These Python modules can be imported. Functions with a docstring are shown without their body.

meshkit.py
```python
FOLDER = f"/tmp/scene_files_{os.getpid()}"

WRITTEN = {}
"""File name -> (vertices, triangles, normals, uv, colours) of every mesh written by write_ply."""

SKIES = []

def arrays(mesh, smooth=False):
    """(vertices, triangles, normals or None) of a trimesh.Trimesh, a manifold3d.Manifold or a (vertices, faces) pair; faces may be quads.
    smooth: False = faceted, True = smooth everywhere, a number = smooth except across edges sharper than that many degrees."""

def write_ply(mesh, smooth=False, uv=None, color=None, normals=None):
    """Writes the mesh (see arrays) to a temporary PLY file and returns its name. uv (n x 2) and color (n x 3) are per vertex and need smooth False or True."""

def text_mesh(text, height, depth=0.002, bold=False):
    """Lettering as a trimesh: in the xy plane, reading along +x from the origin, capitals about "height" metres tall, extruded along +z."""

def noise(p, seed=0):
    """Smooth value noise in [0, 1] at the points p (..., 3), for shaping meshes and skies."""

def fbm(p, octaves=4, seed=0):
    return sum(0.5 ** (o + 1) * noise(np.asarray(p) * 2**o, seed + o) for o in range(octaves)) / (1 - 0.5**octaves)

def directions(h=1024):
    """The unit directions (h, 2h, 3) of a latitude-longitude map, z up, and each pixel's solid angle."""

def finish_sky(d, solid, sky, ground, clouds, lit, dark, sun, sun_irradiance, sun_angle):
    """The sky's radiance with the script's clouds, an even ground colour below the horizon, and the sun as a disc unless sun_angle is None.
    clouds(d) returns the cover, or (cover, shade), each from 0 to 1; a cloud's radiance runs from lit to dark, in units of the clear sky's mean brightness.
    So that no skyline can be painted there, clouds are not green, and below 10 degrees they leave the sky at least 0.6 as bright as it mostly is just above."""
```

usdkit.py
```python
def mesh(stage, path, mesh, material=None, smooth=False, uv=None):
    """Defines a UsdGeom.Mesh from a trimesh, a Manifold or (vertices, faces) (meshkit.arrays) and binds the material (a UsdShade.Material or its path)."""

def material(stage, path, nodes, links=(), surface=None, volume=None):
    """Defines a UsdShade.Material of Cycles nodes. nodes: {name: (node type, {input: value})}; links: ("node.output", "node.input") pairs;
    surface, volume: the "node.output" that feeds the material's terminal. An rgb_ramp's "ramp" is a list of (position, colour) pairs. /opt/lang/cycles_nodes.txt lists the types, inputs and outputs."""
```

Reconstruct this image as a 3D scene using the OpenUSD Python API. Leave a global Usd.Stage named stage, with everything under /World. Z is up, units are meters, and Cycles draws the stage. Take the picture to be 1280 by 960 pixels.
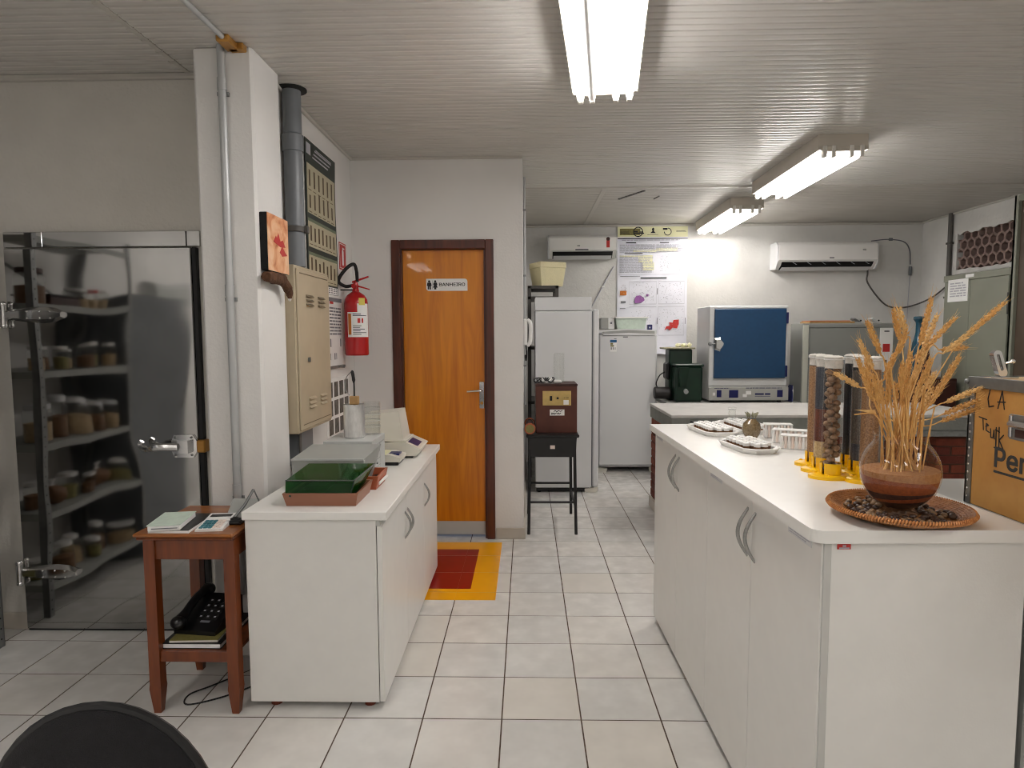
import math, random
import numpy as np
import trimesh
from shapely.geometry import Polygon, Point, LineString, box as sbox
from shapely.ops import unary_union
from pxr import Usd, UsdGeom, UsdLux, UsdShade, Gf, Sdf
import usdkit, meshkit

random.seed(7)
PI = math.pi
stage = Usd.Stage.CreateInMemory()
UsdGeom.SetStageUpAxis(stage, 'Z')
UsdGeom.Xform.Define(stage, '/World')

# ------------------------------------------------------------------ camera, exposure, light levels
F_PX, PITCH, YAW, ROLL, CAM_H = 804.0, 0.0765, 0.023, 0.005, 1.45
EXPOSURE = 1.98
TUBE_POWER = 9.0          # emission of the lit fluorescent tubes
cam = UsdGeom.Camera.Define(stage, '/World/camera')
cam.CreateHorizontalApertureAttr(36.0)
cam.CreateVerticalApertureAttr(27.0)
cam.CreateFocalLengthAttr(F_PX / 1280 * 36.0)
cam.CreateExposureAttr(EXPOSURE)
fw = np.array([-math.sin(YAW) * math.cos(PITCH), math.cos(YAW) * math.cos(PITCH), -math.sin(PITCH)])
rt = np.array([math.cos(YAW), math.sin(YAW), 0.0])
up = np.cross(rt, fw)
rt, up = math.cos(ROLL) * rt - math.sin(ROLL) * up, math.cos(ROLL) * up + math.sin(ROLL) * rt
cam.AddTransformOp().Set(Gf.Matrix4d(*rt, 0, *up, 0, *(-fw), 0, 0, 0, CAM_H, 1))
CAM_R = np.array([rt, -up, fw])

def project(p):
    q = (np.atleast_2d(p) - [0, 0, CAM_H]) @ CAM_R.T
    return 640 + F_PX * q[:, 0] / np.maximum(q[:, 2], 1e-3), 480 + F_PX * q[:, 1] / np.maximum(q[:, 2], 1e-3), q[:, 2]

dome = UsdLux.DomeLight.Define(stage, '/World/sky_light')   # night outside: only a faint glow through the lattice
dome.CreateIntensityAttr(0.02)
dome.CreateColorAttr(Gf.Vec3f(0.6, 0.7, 1.0))

# ------------------------------------------------------------------ materials
def lin(c):
    return tuple((x / 255 / 12.92 if x / 255 <= 0.04045 else ((x / 255 + 0.055) / 1.055) ** 2.4) for x in c)

def mat(name, rgb, rough=0.5, metal=0.0, vary=0.06, scale=6.0, stretch=(1, 1, 1), bump=0.0, bscale=None, coat=0.0, dark=None, spec=None, ramp=None, coords='object', detail=4.0, distortion=0.0, wear=0.0):
    """A principled material whose colour wanders with noise. dark: the second colour of the noise (else rgb scaled by 1 - vary)."""
    c = np.array(lin(rgb))
    d = np.array(lin(dark)) if dark else c * (1 - vary)
    n = {'tc': ('texture_coordinate', {}), 'mp': ('mapping', {'scale': tuple(s for s in stretch)}),
         'no': ('noise_texture', {'scale': scale, 'detail': detail, 'roughness': 0.6, 'distortion': distortion}),
         'ra': ('rgb_ramp', {'ramp': ramp or [(0.3, tuple(d)), (0.7, tuple(c))]}),
         'p': ('principled_bsdf', {'roughness': rough, 'metallic': metal, 'coat_weight': coat})}
    if spec is not None:
        n['p'][1]['specular_ior_level'] = spec
    l = [('tc.' + coords, 'mp.vector'), ('mp.vector', 'no.vector'), ('no.fac', 'ra.fac'), ('ra.color', 'p.base_color')]
    if bump:
        n['bn'] = ('noise_texture', {'scale': bscale or scale * 6, 'detail': 3.0})
        n['bu'] = ('bump', {'strength': bump, 'distance': 0.01})
        l += [('mp.vector', 'bn.vector'), ('bn.fac', 'bu.height'), ('bu.normal', 'p.normal')]
    if wear:   # scuffs: roughness wanders
        n['rn'] = ('noise_texture', {'scale': scale * 2.3, 'detail': 5.0})
        n['rm'] = ('map_range', {'from_min': 0.3, 'from_max': 0.7, 'to_min': rough * (1 - wear), 'to_max': min(1, rough * (1 + wear))})
        l += [('mp.vector', 'rn.vector'), ('rn.fac', 'rm.value'), ('rm.result', 'p.roughness')]
    return usdkit.material(stage, '/World/Looks/' + name, n, l, surface='p.BSDF')

M = {}
def mk(name, *a, **k):
    M[name] = mat(name, *a, **k)

mk('wall_paint', (228, 226, 223), 0.7, vary=0.08, scale=1.3, bump=0.14, bscale=70)
mk('wall_old', (222, 221, 217), 0.7, vary=0.16, scale=1.8, bump=0.35, bscale=30, detail=7)
mk('wall_grime', (214, 210, 202), 0.75, vary=0.16, scale=1.6, bump=0.3, bscale=60, detail=7)
mk('pvc', (206, 203, 197), 0.28, vary=0.05, scale=2, coords='object')
mk('pvc_old', (196, 192, 184), 0.34, vary=0.08, scale=2)
mk('seam_dark', (70, 66, 60), 0.7)
for i, c in enumerate([(222, 220, 216), (219, 217, 213), (223, 220, 215), (217, 216, 213)]):
    mk('tile_%d' % i, c, 0.22, vary=0.13, scale=4.5, bump=0.03, bscale=25, detail=6, wear=0.4)
mk('tile_warm', (222, 218, 211), 0.24, vary=0.14, scale=4, bump=0.03, bscale=25, detail=6)
mk('grout', (92, 76, 64), 0.9, vary=0.3, scale=9)
mk('skirting', (196, 188, 176), 0.4, vary=0.15, scale=7)
mk('laminate', (228, 227, 223), 0.33, vary=0.035, scale=14, bump=0.04, bscale=220)
mk('laminate_top', (236, 235, 231), 0.28, vary=0.03, scale=14, bump=0.03, bscale=220)
mk('laminate_edge', (196, 196, 192), 0.4, vary=0.05)
mk('plinth', (70, 64, 58), 0.6)
mk('foot_wood', (120, 50, 26), 0.5, vary=0.3)
mk('door_wood', (222, 140, 18), 0.32, dark=(190, 106, 8), scale=2.2, stretch=(7, 7, 0.7), bump=0.04, bscale=30, distortion=0.6, detail=6, coat=0.2)
mk('frame_wood', (98, 44, 24), 0.38, dark=(58, 24, 14), scale=3, stretch=(9, 9, 0.8), coat=0.2)
mk('table_wood', (126, 60, 16), 0.35, dark=(90, 38, 8), scale=3, stretch=(9, 9, 1.0), coat=0.25, bump=0.05, bscale=40)
mk('table_top_wood', (158, 96, 42), 0.33, dark=(128, 70, 26), scale=3, stretch=(1.2, 9, 9), coat=0.3)
mk('dark_wood', (74, 30, 20), 0.5, dark=(44, 16, 12), scale=4, stretch=(1, 1, 1))
mk('box_brown', (92, 46, 32), 0.55, dark=(74, 34, 24), scale=8)
mk('locker_brown', (78, 64, 50), 0.5, vary=0.2)
mk('gold_plate', (206, 178, 112), 0.4, vary=0.2, scale=14, metal=0.3)
mk('black_steel', (22, 22, 24), 0.42, vary=0.3, scale=8)
mk('black_plastic', (16, 16, 18), 0.33, vary=0.2)
mk('black_rubber', (12, 12, 13), 0.6)
mk('black_fabric', (24, 23, 26), 0.95, vary=0.35, scale=60, bump=0.4, bscale=600)
mk('chrome', (226, 226, 226), 0.12, metal=1.0, vary=0.05)
mk('silver_jar', (236, 236, 234), 0.24, metal=0.6, dark=(190, 190, 188), scale=9, stretch=(3, 3, 1))
mk('brushed', (178, 178, 176), 0.32, metal=1.0, vary=0.15, scale=30, stretch=(1, 1, 6))
mk('zinc', (150, 152, 152), 0.45, metal=0.85, vary=0.25, scale=20)
mk('conduit', (186, 188, 188), 0.4, metal=0.3, vary=0.1)
mk('pipe_grey', (112, 116, 120), 0.36, vary=0.16, scale=5)
mk('pipe_dark', (88, 84, 80), 0.5, vary=0.25)
mk('white_plastic', (234, 233, 230), 0.32, vary=0.03)
mk('white_plastic_b', (214, 215, 216), 0.3, vary=0.03)
mk('off_white', (216, 212, 200), 0.4, vary=0.06)
mk('white_enamel', (222, 223, 224), 0.22, vary=0.03, scale=3)
mk('styrofoam', (236, 226, 184), 0.85, vary=0.06, scale=20, bump=0.3, bscale=150)
mk('white_foam', (240, 239, 236), 0.7, vary=0.04, scale=20, bump=0.15, bscale=150)
mk('beige_metal', (186, 172, 146), 0.42, vary=0.1, scale=7, bump=0.03, bscale=60)
mk('beige_dark', (112, 100, 80), 0.6)
mk('grey_metal', (158, 160, 156), 0.42, vary=0.1, scale=6)
mk('grey_light', (186, 188, 186), 0.4, vary=0.07, scale=6)
mk('cab_green', (132, 134, 120), 0.42, vary=0.1, scale=4)
mk('cab_grey', (140, 142, 138), 0.45, vary=0.08, scale=4)
mk('cab_light', (196, 198, 186), 0.45, vary=0.08)
mk('mech_green', (14, 48, 32), 0.36, dark=(8, 30, 20), scale=6)
mk('dark_machine', (46, 42, 40), 0.5, vary=0.4, scale=12)
mk('oven_white', (214, 215, 214), 0.34, vary=0.05, scale=5)
mk('oven_blue', (24, 68, 106), 0.4, vary=0.15, scale=40, bump=0.1, bscale=260)
mk('navy', (30, 34, 92), 0.4)
mk('panel_grey', (178, 178, 172), 0.4)
mk('red_paint', (184, 20, 26), 0.25, vary=0.1, coat=0.4)
mk('red_flat', (190, 44, 40), 0.5)
mk('red_print', (196, 52, 48), 0.6)
mk('orange_print', (206, 120, 40), 0.6)
mk('yellow_print', (222, 206, 96), 0.6)
mk('pale_yellow', (232, 230, 188), 0.6)
mk('purple_print', (150, 92, 160), 0.6)
mk('paper', (238, 238, 236), 0.7, vary=0.04, scale=5)
mk('paper_bluish', (228, 229, 238), 0.45, vary=0.05, scale=9)
mk('ink', (34, 34, 38), 0.7)
mk('ink_soft', (120, 120, 126), 0.7, vary=0.2)
mk('ink_pale', (182, 182, 190), 0.7, vary=0.1)
mk('poster_dark', (46, 56, 50), 0.5, vary=0.2)
mk('poster_green', (110, 122, 98), 0.5, vary=0.15)
mk('poster_tan', (186, 178, 150), 0.5, vary=0.1)
mk('poster_brown', (98, 80, 56), 0.6, vary=0.3, scale=30)
mk('floor_yellow', (246, 172, 10), 0.3, vary=0.08, scale=5)
mk('floor_red', (150, 16, 14), 0.3, vary=0.25, scale=4)
mk('copper_plastic', (150, 100, 76), 0.4, vary=0.1)
mk('orange_plastic', (176, 88, 52), 0.4, vary=0.1)
mk('yellow_plastic', (250, 196, 6), 0.3, vary=0.05)
mk('concrete', (188, 186, 182), 0.6, vary=0.14, scale=7, bump=0.1, bscale=50, detail=7)
mk('concrete_edge', (128, 130, 124), 0.75, vary=0.2, scale=9, bump=0.25, bscale=60, detail=7)
for i, c in enumerate([(122, 52, 30), (104, 42, 26), (134, 62, 38)]):
    mk('brick_%d' % i, c, 0.85, vary=0.35, scale=14, bump=0.4, bscale=90)
mk('mortar', (84, 52, 38), 0.95, vary=0.3, scale=20)
mk('lattice_clay', (158, 134, 126), 0.8, vary=0.25, scale=15)
mk('dark_void', (66, 40, 36), 0.9, vary=0.3)
mk('plywood', (206, 156, 86), 0.5, dark=(186, 132, 66), scale=7, detail=7, bump=0.05, bscale=60)
mk('plywood_top', (222, 192, 150), 0.55, vary=0.1)
mk('dark_grey_print', (58, 60, 62), 0.6)
mk('wicker', (178, 120, 66), 0.55, dark=(132, 82, 42), scale=40, bump=0.5, bscale=120)
mk('wicker_light', (212, 146, 84), 0.5, dark=(166, 100, 48), scale=60)
mk('bean', (84, 58, 42), 0.4, dark=(48, 30, 22), scale=40)
mk('bean_pale', (160, 128, 92), 0.45, dark=(112, 84, 58), scale=40)
mk('walnut', (150, 118, 88), 0.5, dark=(104, 76, 54), scale=60, bump=0.4, bscale=200)
mk('straw', (226, 178, 106), 0.6, dark=(198, 144, 76), scale=50, stretch=(1, 1, 1))
mk('straw_pale', (236, 198, 134), 0.6, dark=(212, 166, 98), scale=50)
mk('grain_tan', (180, 138, 98), 0.6, dark=(108, 74, 46), scale=200)
mk('grain_black', (30, 32, 38), 0.45, dark=(14, 14, 18), scale=200)
mk('grain_slate', (66, 72, 84), 0.45, dark=(34, 36, 44), scale=200)
mk('grain_red', (116, 54, 30), 0.5, dark=(70, 30, 18), scale=200)
mk('grain_cream', (214, 190, 142), 0.5, dark=(160, 130, 86), scale=120)
mk('grain_grey', (108, 98, 88), 0.6, dark=(66, 58, 52), scale=200)
mk('sand_rust', (150, 78, 34), 0.8, dark=(122, 58, 24), scale=120)
mk('sand_pale', (176, 126, 78), 0.8, dark=(150, 100, 58), scale=120)
mk('sand_dark', (74, 44, 36), 0.8, dark=(50, 28, 24), scale=120)
mk('sand_black', (48, 24, 14), 0.8, dark=(30, 14, 9), scale=120)
mk('seed_vase', (150, 130, 96), 0.12, dark=(96, 76, 48), scale=160, coat=0.6)
mk('leaf_pale', (170, 168, 140), 0.6, dark=(130, 126, 100), scale=40)
mk('teal_glass', (22, 72, 92), 0.16, vary=0.2, coat=0.4)
mk('teal_cover', (60, 120, 132), 0.5)
mk('mint', (206, 222, 208), 0.5, vary=0.15, scale=30)
mk('blue_label', (30, 92, 140), 0.5)
mk('skin_bark', (104, 70, 46), 0.9, dark=(66, 42, 28), scale=20, bump=0.8, bscale=80)
mk('cork', (176, 140, 92), 0.7, vary=0.2, scale=40)
mk('cotton', (226, 222, 214), 0.9, vary=0.15, scale=60, bump=0.5, bscale=200)
mk('jar_fill_tan', (188, 160, 120), 0.6, vary=0.3, scale=50)
mk('jar_fill_brown', (122, 84, 52), 0.6, vary=0.3, scale=50)
mk('jar_fill_olive', (138, 130, 72), 0.6, vary=0.3, scale=50)
mk('socket_white', (226, 222, 214), 0.45)
mk('fixture_white', (196, 188, 176), 0.4, vary=0.06)
mk('brass', (190, 140, 70), 0.4, metal=0.6, vary=0.2)
mk('photo_grey', (120, 116, 108), 0.5, dark=(70, 66, 60), scale=30)
mk('pinkish', (232, 216, 206), 0.6, vary=0.06)

# the painting: a warm desert scene made of noise bands
usdkit.material(stage, '/World/Looks/painting', {
    'tc': ('texture_coordinate', {}), 'mp': ('mapping', {'scale': (9, 9, 9)}),
    'no': ('noise_texture', {'scale': 1.2, 'detail': 5.0, 'distortion': 0.8}),
    'ra': ('rgb_ramp', {'ramp': [(0.3, lin((176, 92, 54))), (0.42, lin((214, 140, 92))), (0.55, lin((232, 180, 138))), (0.75, lin((240, 208, 176)))]}),
    'p': ('principled_bsdf', {'roughness': 0.5})},
    [('tc.object', 'mp.vector'), ('mp.vector', 'no.vector'), ('no.fac', 'ra.fac'), ('ra.color', 'p.base_color')], surface='p.BSDF')
M['painting'] = UsdShade.Material.Get(stage, '/World/Looks/painting')

def glass(name, tint=(1, 1, 1), rough=0.03, ior=1.45, edge=0.0, solid=None):
    """A thin-walled clear sheet: light passes straight through, with a fresnel reflection."""
    n = {'t': ('transparent_bsdf', {'color': tint}), 'g': ('glossy_bsdf', {'roughness': rough, 'color': (1, 1, 1)}), 'f': ('layer_weight', {'blend': 0.5}), 'w': ('math', {'math_type': 'power', 'value2': 4.0}), 'k': ('math', {'math_type': 'multiply_add', 'value2': 0.55, 'value3': 0.035 * ior / 1.45}), 'm': ('mix_closure', {})}
    l = [('f.facing', 'w.value1'), ('w.value', 'k.value1'), ('k.value', 'm.fac'), ('t.BSDF', 'm.closure1'), ('g.BSDF', 'm.closure2')]
    out = 'm.closure'
    if solid:
        n['d'] = ('diffuse_bsdf', {'color': lin(solid)})
        n['m2'] = ('mix_closure', {'fac': edge})
        l += [('m.closure', 'm2.closure1'), ('d.BSDF', 'm2.closure2')]
        out = 'm2.closure'
    M[name] = usdkit.material(stage, '/World/Looks/' + name, n, l, surface=out)
glass('clear_glass', (0.975, 0.98, 0.975))
glass('bowl_glass', (0.985, 0.98, 0.97), ior=1.6)
glass('acrylic', (0.985, 0.985, 0.98), ior=1.45)
glass('frosted', (0.75, 0.77, 0.76), rough=0.3, edge=0.45, solid=(222, 224, 222))
glass('green_acrylic', (0.07, 0.40, 0.09), rough=0.06, ior=1.5, edge=0.3, solid=(14, 84, 24))

# polished steel of the cold-room door, slightly wavy
usdkit.material(stage, '/World/Looks/mirror_steel', {
    'tc': ('texture_coordinate', {}), 'mp': ('mapping', {'scale': (1.6, 1, 1.1)}),
    'no': ('noise_texture', {'scale': 1.7, 'detail': 1.0, 'roughness': 0.4}),
    'bu': ('bump', {'strength': 0.35, 'distance': 0.03}),
    'n2': ('noise_texture', {'scale': 5, 'detail': 6.0}),
    'ra': ('rgb_ramp', {'ramp': [(0.35, (0.42, 0.415, 0.405)), (0.7, (0.47, 0.465, 0.455))]}),
    'p': ('principled_bsdf', {'roughness': 0.07, 'metallic': 1.0})},
    [('tc.object', 'mp.vector'), ('mp.vector', 'no.vector'), ('no.fac', 'bu.height'), ('bu.normal', 'p.normal'),
     ('tc.object', 'n2.vector'), ('n2.fac', 'ra.fac'), ('ra.color', 'p.base_color')], surface='p.BSDF')
M['mirror_steel'] = UsdShade.Material.Get(stage, '/World/Looks/mirror_steel')

def emitter(name, rgb, strength):
    M[name] = usdkit.material(stage, '/World/Looks/' + name, {'e': ('emission', {'color': rgb, 'strength': strength})}, surface='e.emission')
emitter('tube_lit', (1.0, 0.962, 0.935), TUBE_POWER)
emitter('tube_far', (1.0, 0.962, 0.935), TUBE_POWER * 0.58)
emitter('tube_aged', (1.0, 0.955, 0.92), TUBE_POWER * 0.85)

# ------------------------------------------------------------------ prim helpers
taken = {}
def numbered(path):
    if path not in taken:
        taken[path] = 0
        return path
    taken[path] += 1
    return '%s_%03d' % (path, taken[path])

origin = {}
def put_data(p, **d):
    for k, v in d.items():
        if v:
            p.SetCustomDataByKey(k, v)

def thing(name, label, cat, loc=(0, 0, 0), rotz=0.0, group=None, world=True, rot=None):
    """An Xform at the thing's base. With world=True its parts are given in world coordinates (rotz then must be 0)."""
    path = numbered('/World/' + name)
    x = UsdGeom.Xform.Define(stage, path)
    x.AddTranslateOp().Set(Gf.Vec3d(*map(float, loc)))
    if rot is not None:
        x.AddOrientOp(UsdGeom.XformOp.PrecisionDouble).Set(rot)
    elif rotz:
        x.AddRotateZOp().Set(math.degrees(rotz))
    put_data(x.GetPrim(), label=label, category=cat, group=group)
    origin[path] = np.array(loc, float) if world else np.zeros(3)
    return path

def obj(name, mesh, m, parent=None, smooth=30, label=None, kind=None):
    """One Mesh prim. parent: the path of a thing or of a part."""
    path = numbered((parent or '/World') + '/' + name)
    mesh = cat(mesh) if isinstance(mesh, list) else mesh
    off = origin.get(parent, np.zeros(3))
    origin[path] = off
    if np.any(off):
        mesh = mesh.copy(); mesh.apply_translation(-off)
    p = usdkit.mesh(stage, path, mesh, M[m], smooth=smooth).GetPrim()
    put_data(p, label=label, kind=kind)
    return path

def solo(name, mesh, m, label, cat_, group=None, smooth=30, kind=None):
    """A thing that is one mesh."""
    path = obj(name, mesh, m, None, smooth)
    put_data(stage.GetPrimAtPath(path), label=label, category=cat_, group=group, kind=kind)
    return path

def struct(name, mesh, m, label, parent=None):
    path = obj(name, mesh, m, parent, 30)
    put_data(stage.GetPrimAtPath(path), kind='structure', label=label)
    return path

def struct_x(name, label):
    path = numbered('/World/' + name)
    put_data(UsdGeom.Xform.Define(stage, path).GetPrim(), kind='structure', label=label)
    origin[path] = np.zeros(3)
    return path

def dup(src, loc, rotz=0.0, label=None, group=None, rot=None, name=None, scale=None):
    p = stage.GetPrimAtPath(src)
    was = p.GetCustomData()
    base = name or src.rpartition('/')[2].rstrip('0123456789').rstrip('_')
    path = numbered('/World/' + base)
    x = UsdGeom.Xform.Define(stage, path)
    x.GetPrim().GetReferences().AddInternalReference(src)
    x.ClearXformOpOrder()
    x.AddTranslateOp(opSuffix='at').Set(Gf.Vec3d(*map(float, loc)))
    if rot is not None:
        x.AddOrientOp(UsdGeom.XformOp.PrecisionDouble, 'turn').Set(rot)
    elif rotz:
        x.AddRotateZOp(opSuffix='turn').Set(math.degrees(rotz))
    if scale is not None:
        x.AddScaleOp(opSuffix='size').Set(Gf.Vec3f(*scale))
    x.GetPrim().SetInstanceable(True)
    put_data(x.GetPrim(), label=label or was.get('label'), category=was.get('category'), group=group or was.get('group'))
    return path

# ------------------------------------------------------------------ mesh helpers
def cat(ms):
    return trimesh.util.concatenate(ms)

def bx(x0, x1, y0, y1, z0, z1, b=0.0):
    x0, x1 = min(x0, x1), max(x0, x1); y0, y1 = min(y0, y1), max(y0, y1); z0, z1 = min(z0, z1), max(z0, z1)
    b = min(b, 0.49 * (x1 - x0), 0.49 * (y1 - y0), 0.49 * (z1 - z0))
    if b <= 0:
        m = trimesh.creation.box([x1 - x0, y1 - y0, z1 - z0])
        m.apply_translation([(x0 + x1) / 2, (y0 + y1) / 2, (z0 + z1) / 2])
        return m
    p = []
    for X, sx in ((x0, 1), (x1, -1)):
        for Y, sy in ((y0, 1), (y1, -1)):
            for Z, sz in ((z0, 1), (z1, -1)):
                p += [(X, Y + b * sy, Z + b * sz), (X + b * sx, Y, Z + b * sz), (X + b * sx, Y + b * sy, Z)]
    return trimesh.convex.convex_hull(np.array(p))

def hull(pts):
    return trimesh.convex.convex_hull(np.array(pts, float))

def frame_of(t):
    t = np.asarray(t, float); t = t / (np.linalg.norm(t) + 1e-12)
    a = np.cross(t, [0, 0, 1.0] if abs(t[2]) < 0.9 else [1.0, 0, 0]); a /= np.linalg.norm(a)
    return a, np.cross(t, a)

def tube(pts, r, n=10, cap=True):
    p = np.asarray(pts, float); N = len(p)
    r = np.broadcast_to(np.asarray(r, float), (N,))
    t = np.gradient(p, axis=0); v = []
    a, _ = frame_of(t[0])
    for i in range(N):
        ti = t[i] / (np.linalg.norm(t[i]) + 1e-12)
        a = a - ti * np.dot(a, ti); a /= np.linalg.norm(a) + 1e-12
        b = np.cross(ti, a)
        ang = np.arange(n) * 2 * PI / n
        v.append(p[i] + r[i] * (np.cos(ang)[:, None] * a + np.sin(ang)[:, None] * b))
    v = np.vstack(v); f = []
    for i in range(N - 1):
        for j in range(n):
            k = (j + 1) % n
            f += [(i * n + j, i * n + k, (i + 1) * n + k), (i * n + j, (i + 1) * n + k, (i + 1) * n + j)]
    if cap:
        for j in range(1, n - 1):
            f += [(0, j + 1, j), ((N - 1) * n, (N - 1) * n + j, (N - 1) * n + j + 1)]
    return trimesh.Trimesh(v, f, process=False)

def cyl(p0, p1, r, n=20):
    return tube([p0, p1], r, n)

def lathe(profile, at=(0, 0, 0), n=32, caps=True):
    """Revolve (r, z) points about z. Ends on the axis close the shape."""
    v, f = [], []
    for r, z in profile:
        a = np.arange(n) * 2 * PI / n
        v.append(np.c_[r * np.cos(a), r * np.sin(a), np.full(n, z)])
    v = np.vstack(v) + np.array(at); N = len(profile)
    for i in range(N - 1):
        for j in range(n):
            k = (j + 1) % n
            f += [(i * n + j, i * n + k, (i + 1) * n + k), (i * n + j, (i + 1) * n + k, (i + 1) * n + j)]
    if caps:
        for j in range(1, n - 1):
            f += [(0, j + 1, j), ((N - 1) * n, (N - 1) * n + j, (N - 1) * n + j + 1)]
    return trimesh.Trimesh(v, f, process=False)

def ball(c, r, sub=2):
    m = trimesh.creation.icosphere(sub, 1.0); m.apply_scale(r); m.apply_translation(c)
    return m

def prism(poly, h):
    if not isinstance(poly, Polygon):
        poly = Polygon(poly)
    return trimesh.creation.extrude_polygon(poly, h, engine='earcut')

AX = {'-y': ((1, 0, 0), (0, 0, 1), (0, -1, 0)), '+y': ((-1, 0, 0), (0, 0, 1), (0, 1, 0)), '+x': ((0, 1, 0), (0, 0, 1), (1, 0, 0)),
      '-x': ((0, -1, 0), (0, 0, 1), (-1, 0, 0)), '+z': ((1, 0, 0), (0, 1, 0), (0, 0, 1)), '+zx': ((0, 1, 0), (-1, 0, 0), (0, 0, 1))}
def face(m, o, d):
    """Places a mesh drawn in the xy plane (reading +x, up +y, raised +z) onto a surface that looks along d, its origin at o."""
    T = np.eye(4); T[:3, :3] = np.array(AX[d], float).T; T[:3, 3] = o
    m = m.copy(); m.apply_transform(T)
    return m

def quads(rects, t=0.0006):
    """Flat printed rectangles (x0, y0, x1, y1) as thin slabs in the xy plane."""
    return cat([bx(a, c, b, d, 0, t) for a, b, c, d in rects])

def lines_of_text(x0, y0, x1, y1, n, seed=0, h=0.5, words=True, t=0.0006):
    """n lines of unreadable small print as rows of dashes, from the top down."""
    rng, out, dy = random.Random(seed), [], (y1 - y0) / n
    for i in range(n):
        y, x = y1 - (i + 0.75) * dy, x0
        end = x1 - (rng.uniform(0, 0.35) * (x1 - x0) if rng.random() < 0.35 else 0)
        while x < end - 1e-4:
            w = min(rng.uniform(1.2, 4.5) * dy, end - x)
            out.append((x, y, x + w, y + h * dy))
            x += w + 0.5 * dy
    return quads(out, t)

def move(m, d):
    m = m.copy(); m.apply_translation(d)
    return m

def turn(m, ang, axis=(0, 0, 1), about=(0, 0, 0)):
    m = m.copy(); m.apply_transform(trimesh.transformations.rotation_matrix(ang, axis, about))
    return m

def cut(a, b):
    import manifold3d as mf
    def mm(t):
        t = t.copy(); t.merge_vertices()
        return mf.Manifold(mf.Mesh(vert_properties=np.asarray(t.vertices, np.float32), tri_verts=np.asarray(t.faces, np.uint32)))
    r = (mm(a) - mm(b)).to_mesh()
    return trimesh.Trimesh(np.asarray(r.vert_properties)[:, :3], np.asarray(r.tri_verts), process=False)

def smooth_curve(pts, n=24):
    """Catmull-Rom through the points."""
    p = np.asarray(pts, float); p = np.vstack([2 * p[0] - p[1], p, 2 * p[-1] - p[-2]]); out = []
    k = max(2, n // (len(p) - 3))
    for i in range(1, len(p) - 2):
        for s in np.arange(k) / k:
            a, b, c, d = p[i - 1:i + 3]
            out.append(0.5 * (2 * b + (c - a) * s + (2 * a - 5 * b + 4 * c - d) * s * s + (3 * b - a - 3 * c + d) * s ** 3))
    out.append(p[-2])
    return np.array(out)

def rot_to(d):
    """Quaternion turning +z to direction d."""
    q = Gf.Rotation(Gf.Vec3d(0, 0, 1), Gf.Vec3d(*map(float, d))).GetQuat()
    return Gf.Quatd(q.GetReal(), *q.GetImaginary())

# ------------------------------------------------------------------ the room
CEIL, BACK, RIGHT, LEFT, REAR = 2.665, 7.28, 4.36, -2.95, -3.2
COLD, BATH, SIDE, BX1 = 3.055, 4.49, -1.21, -0.025

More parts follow.
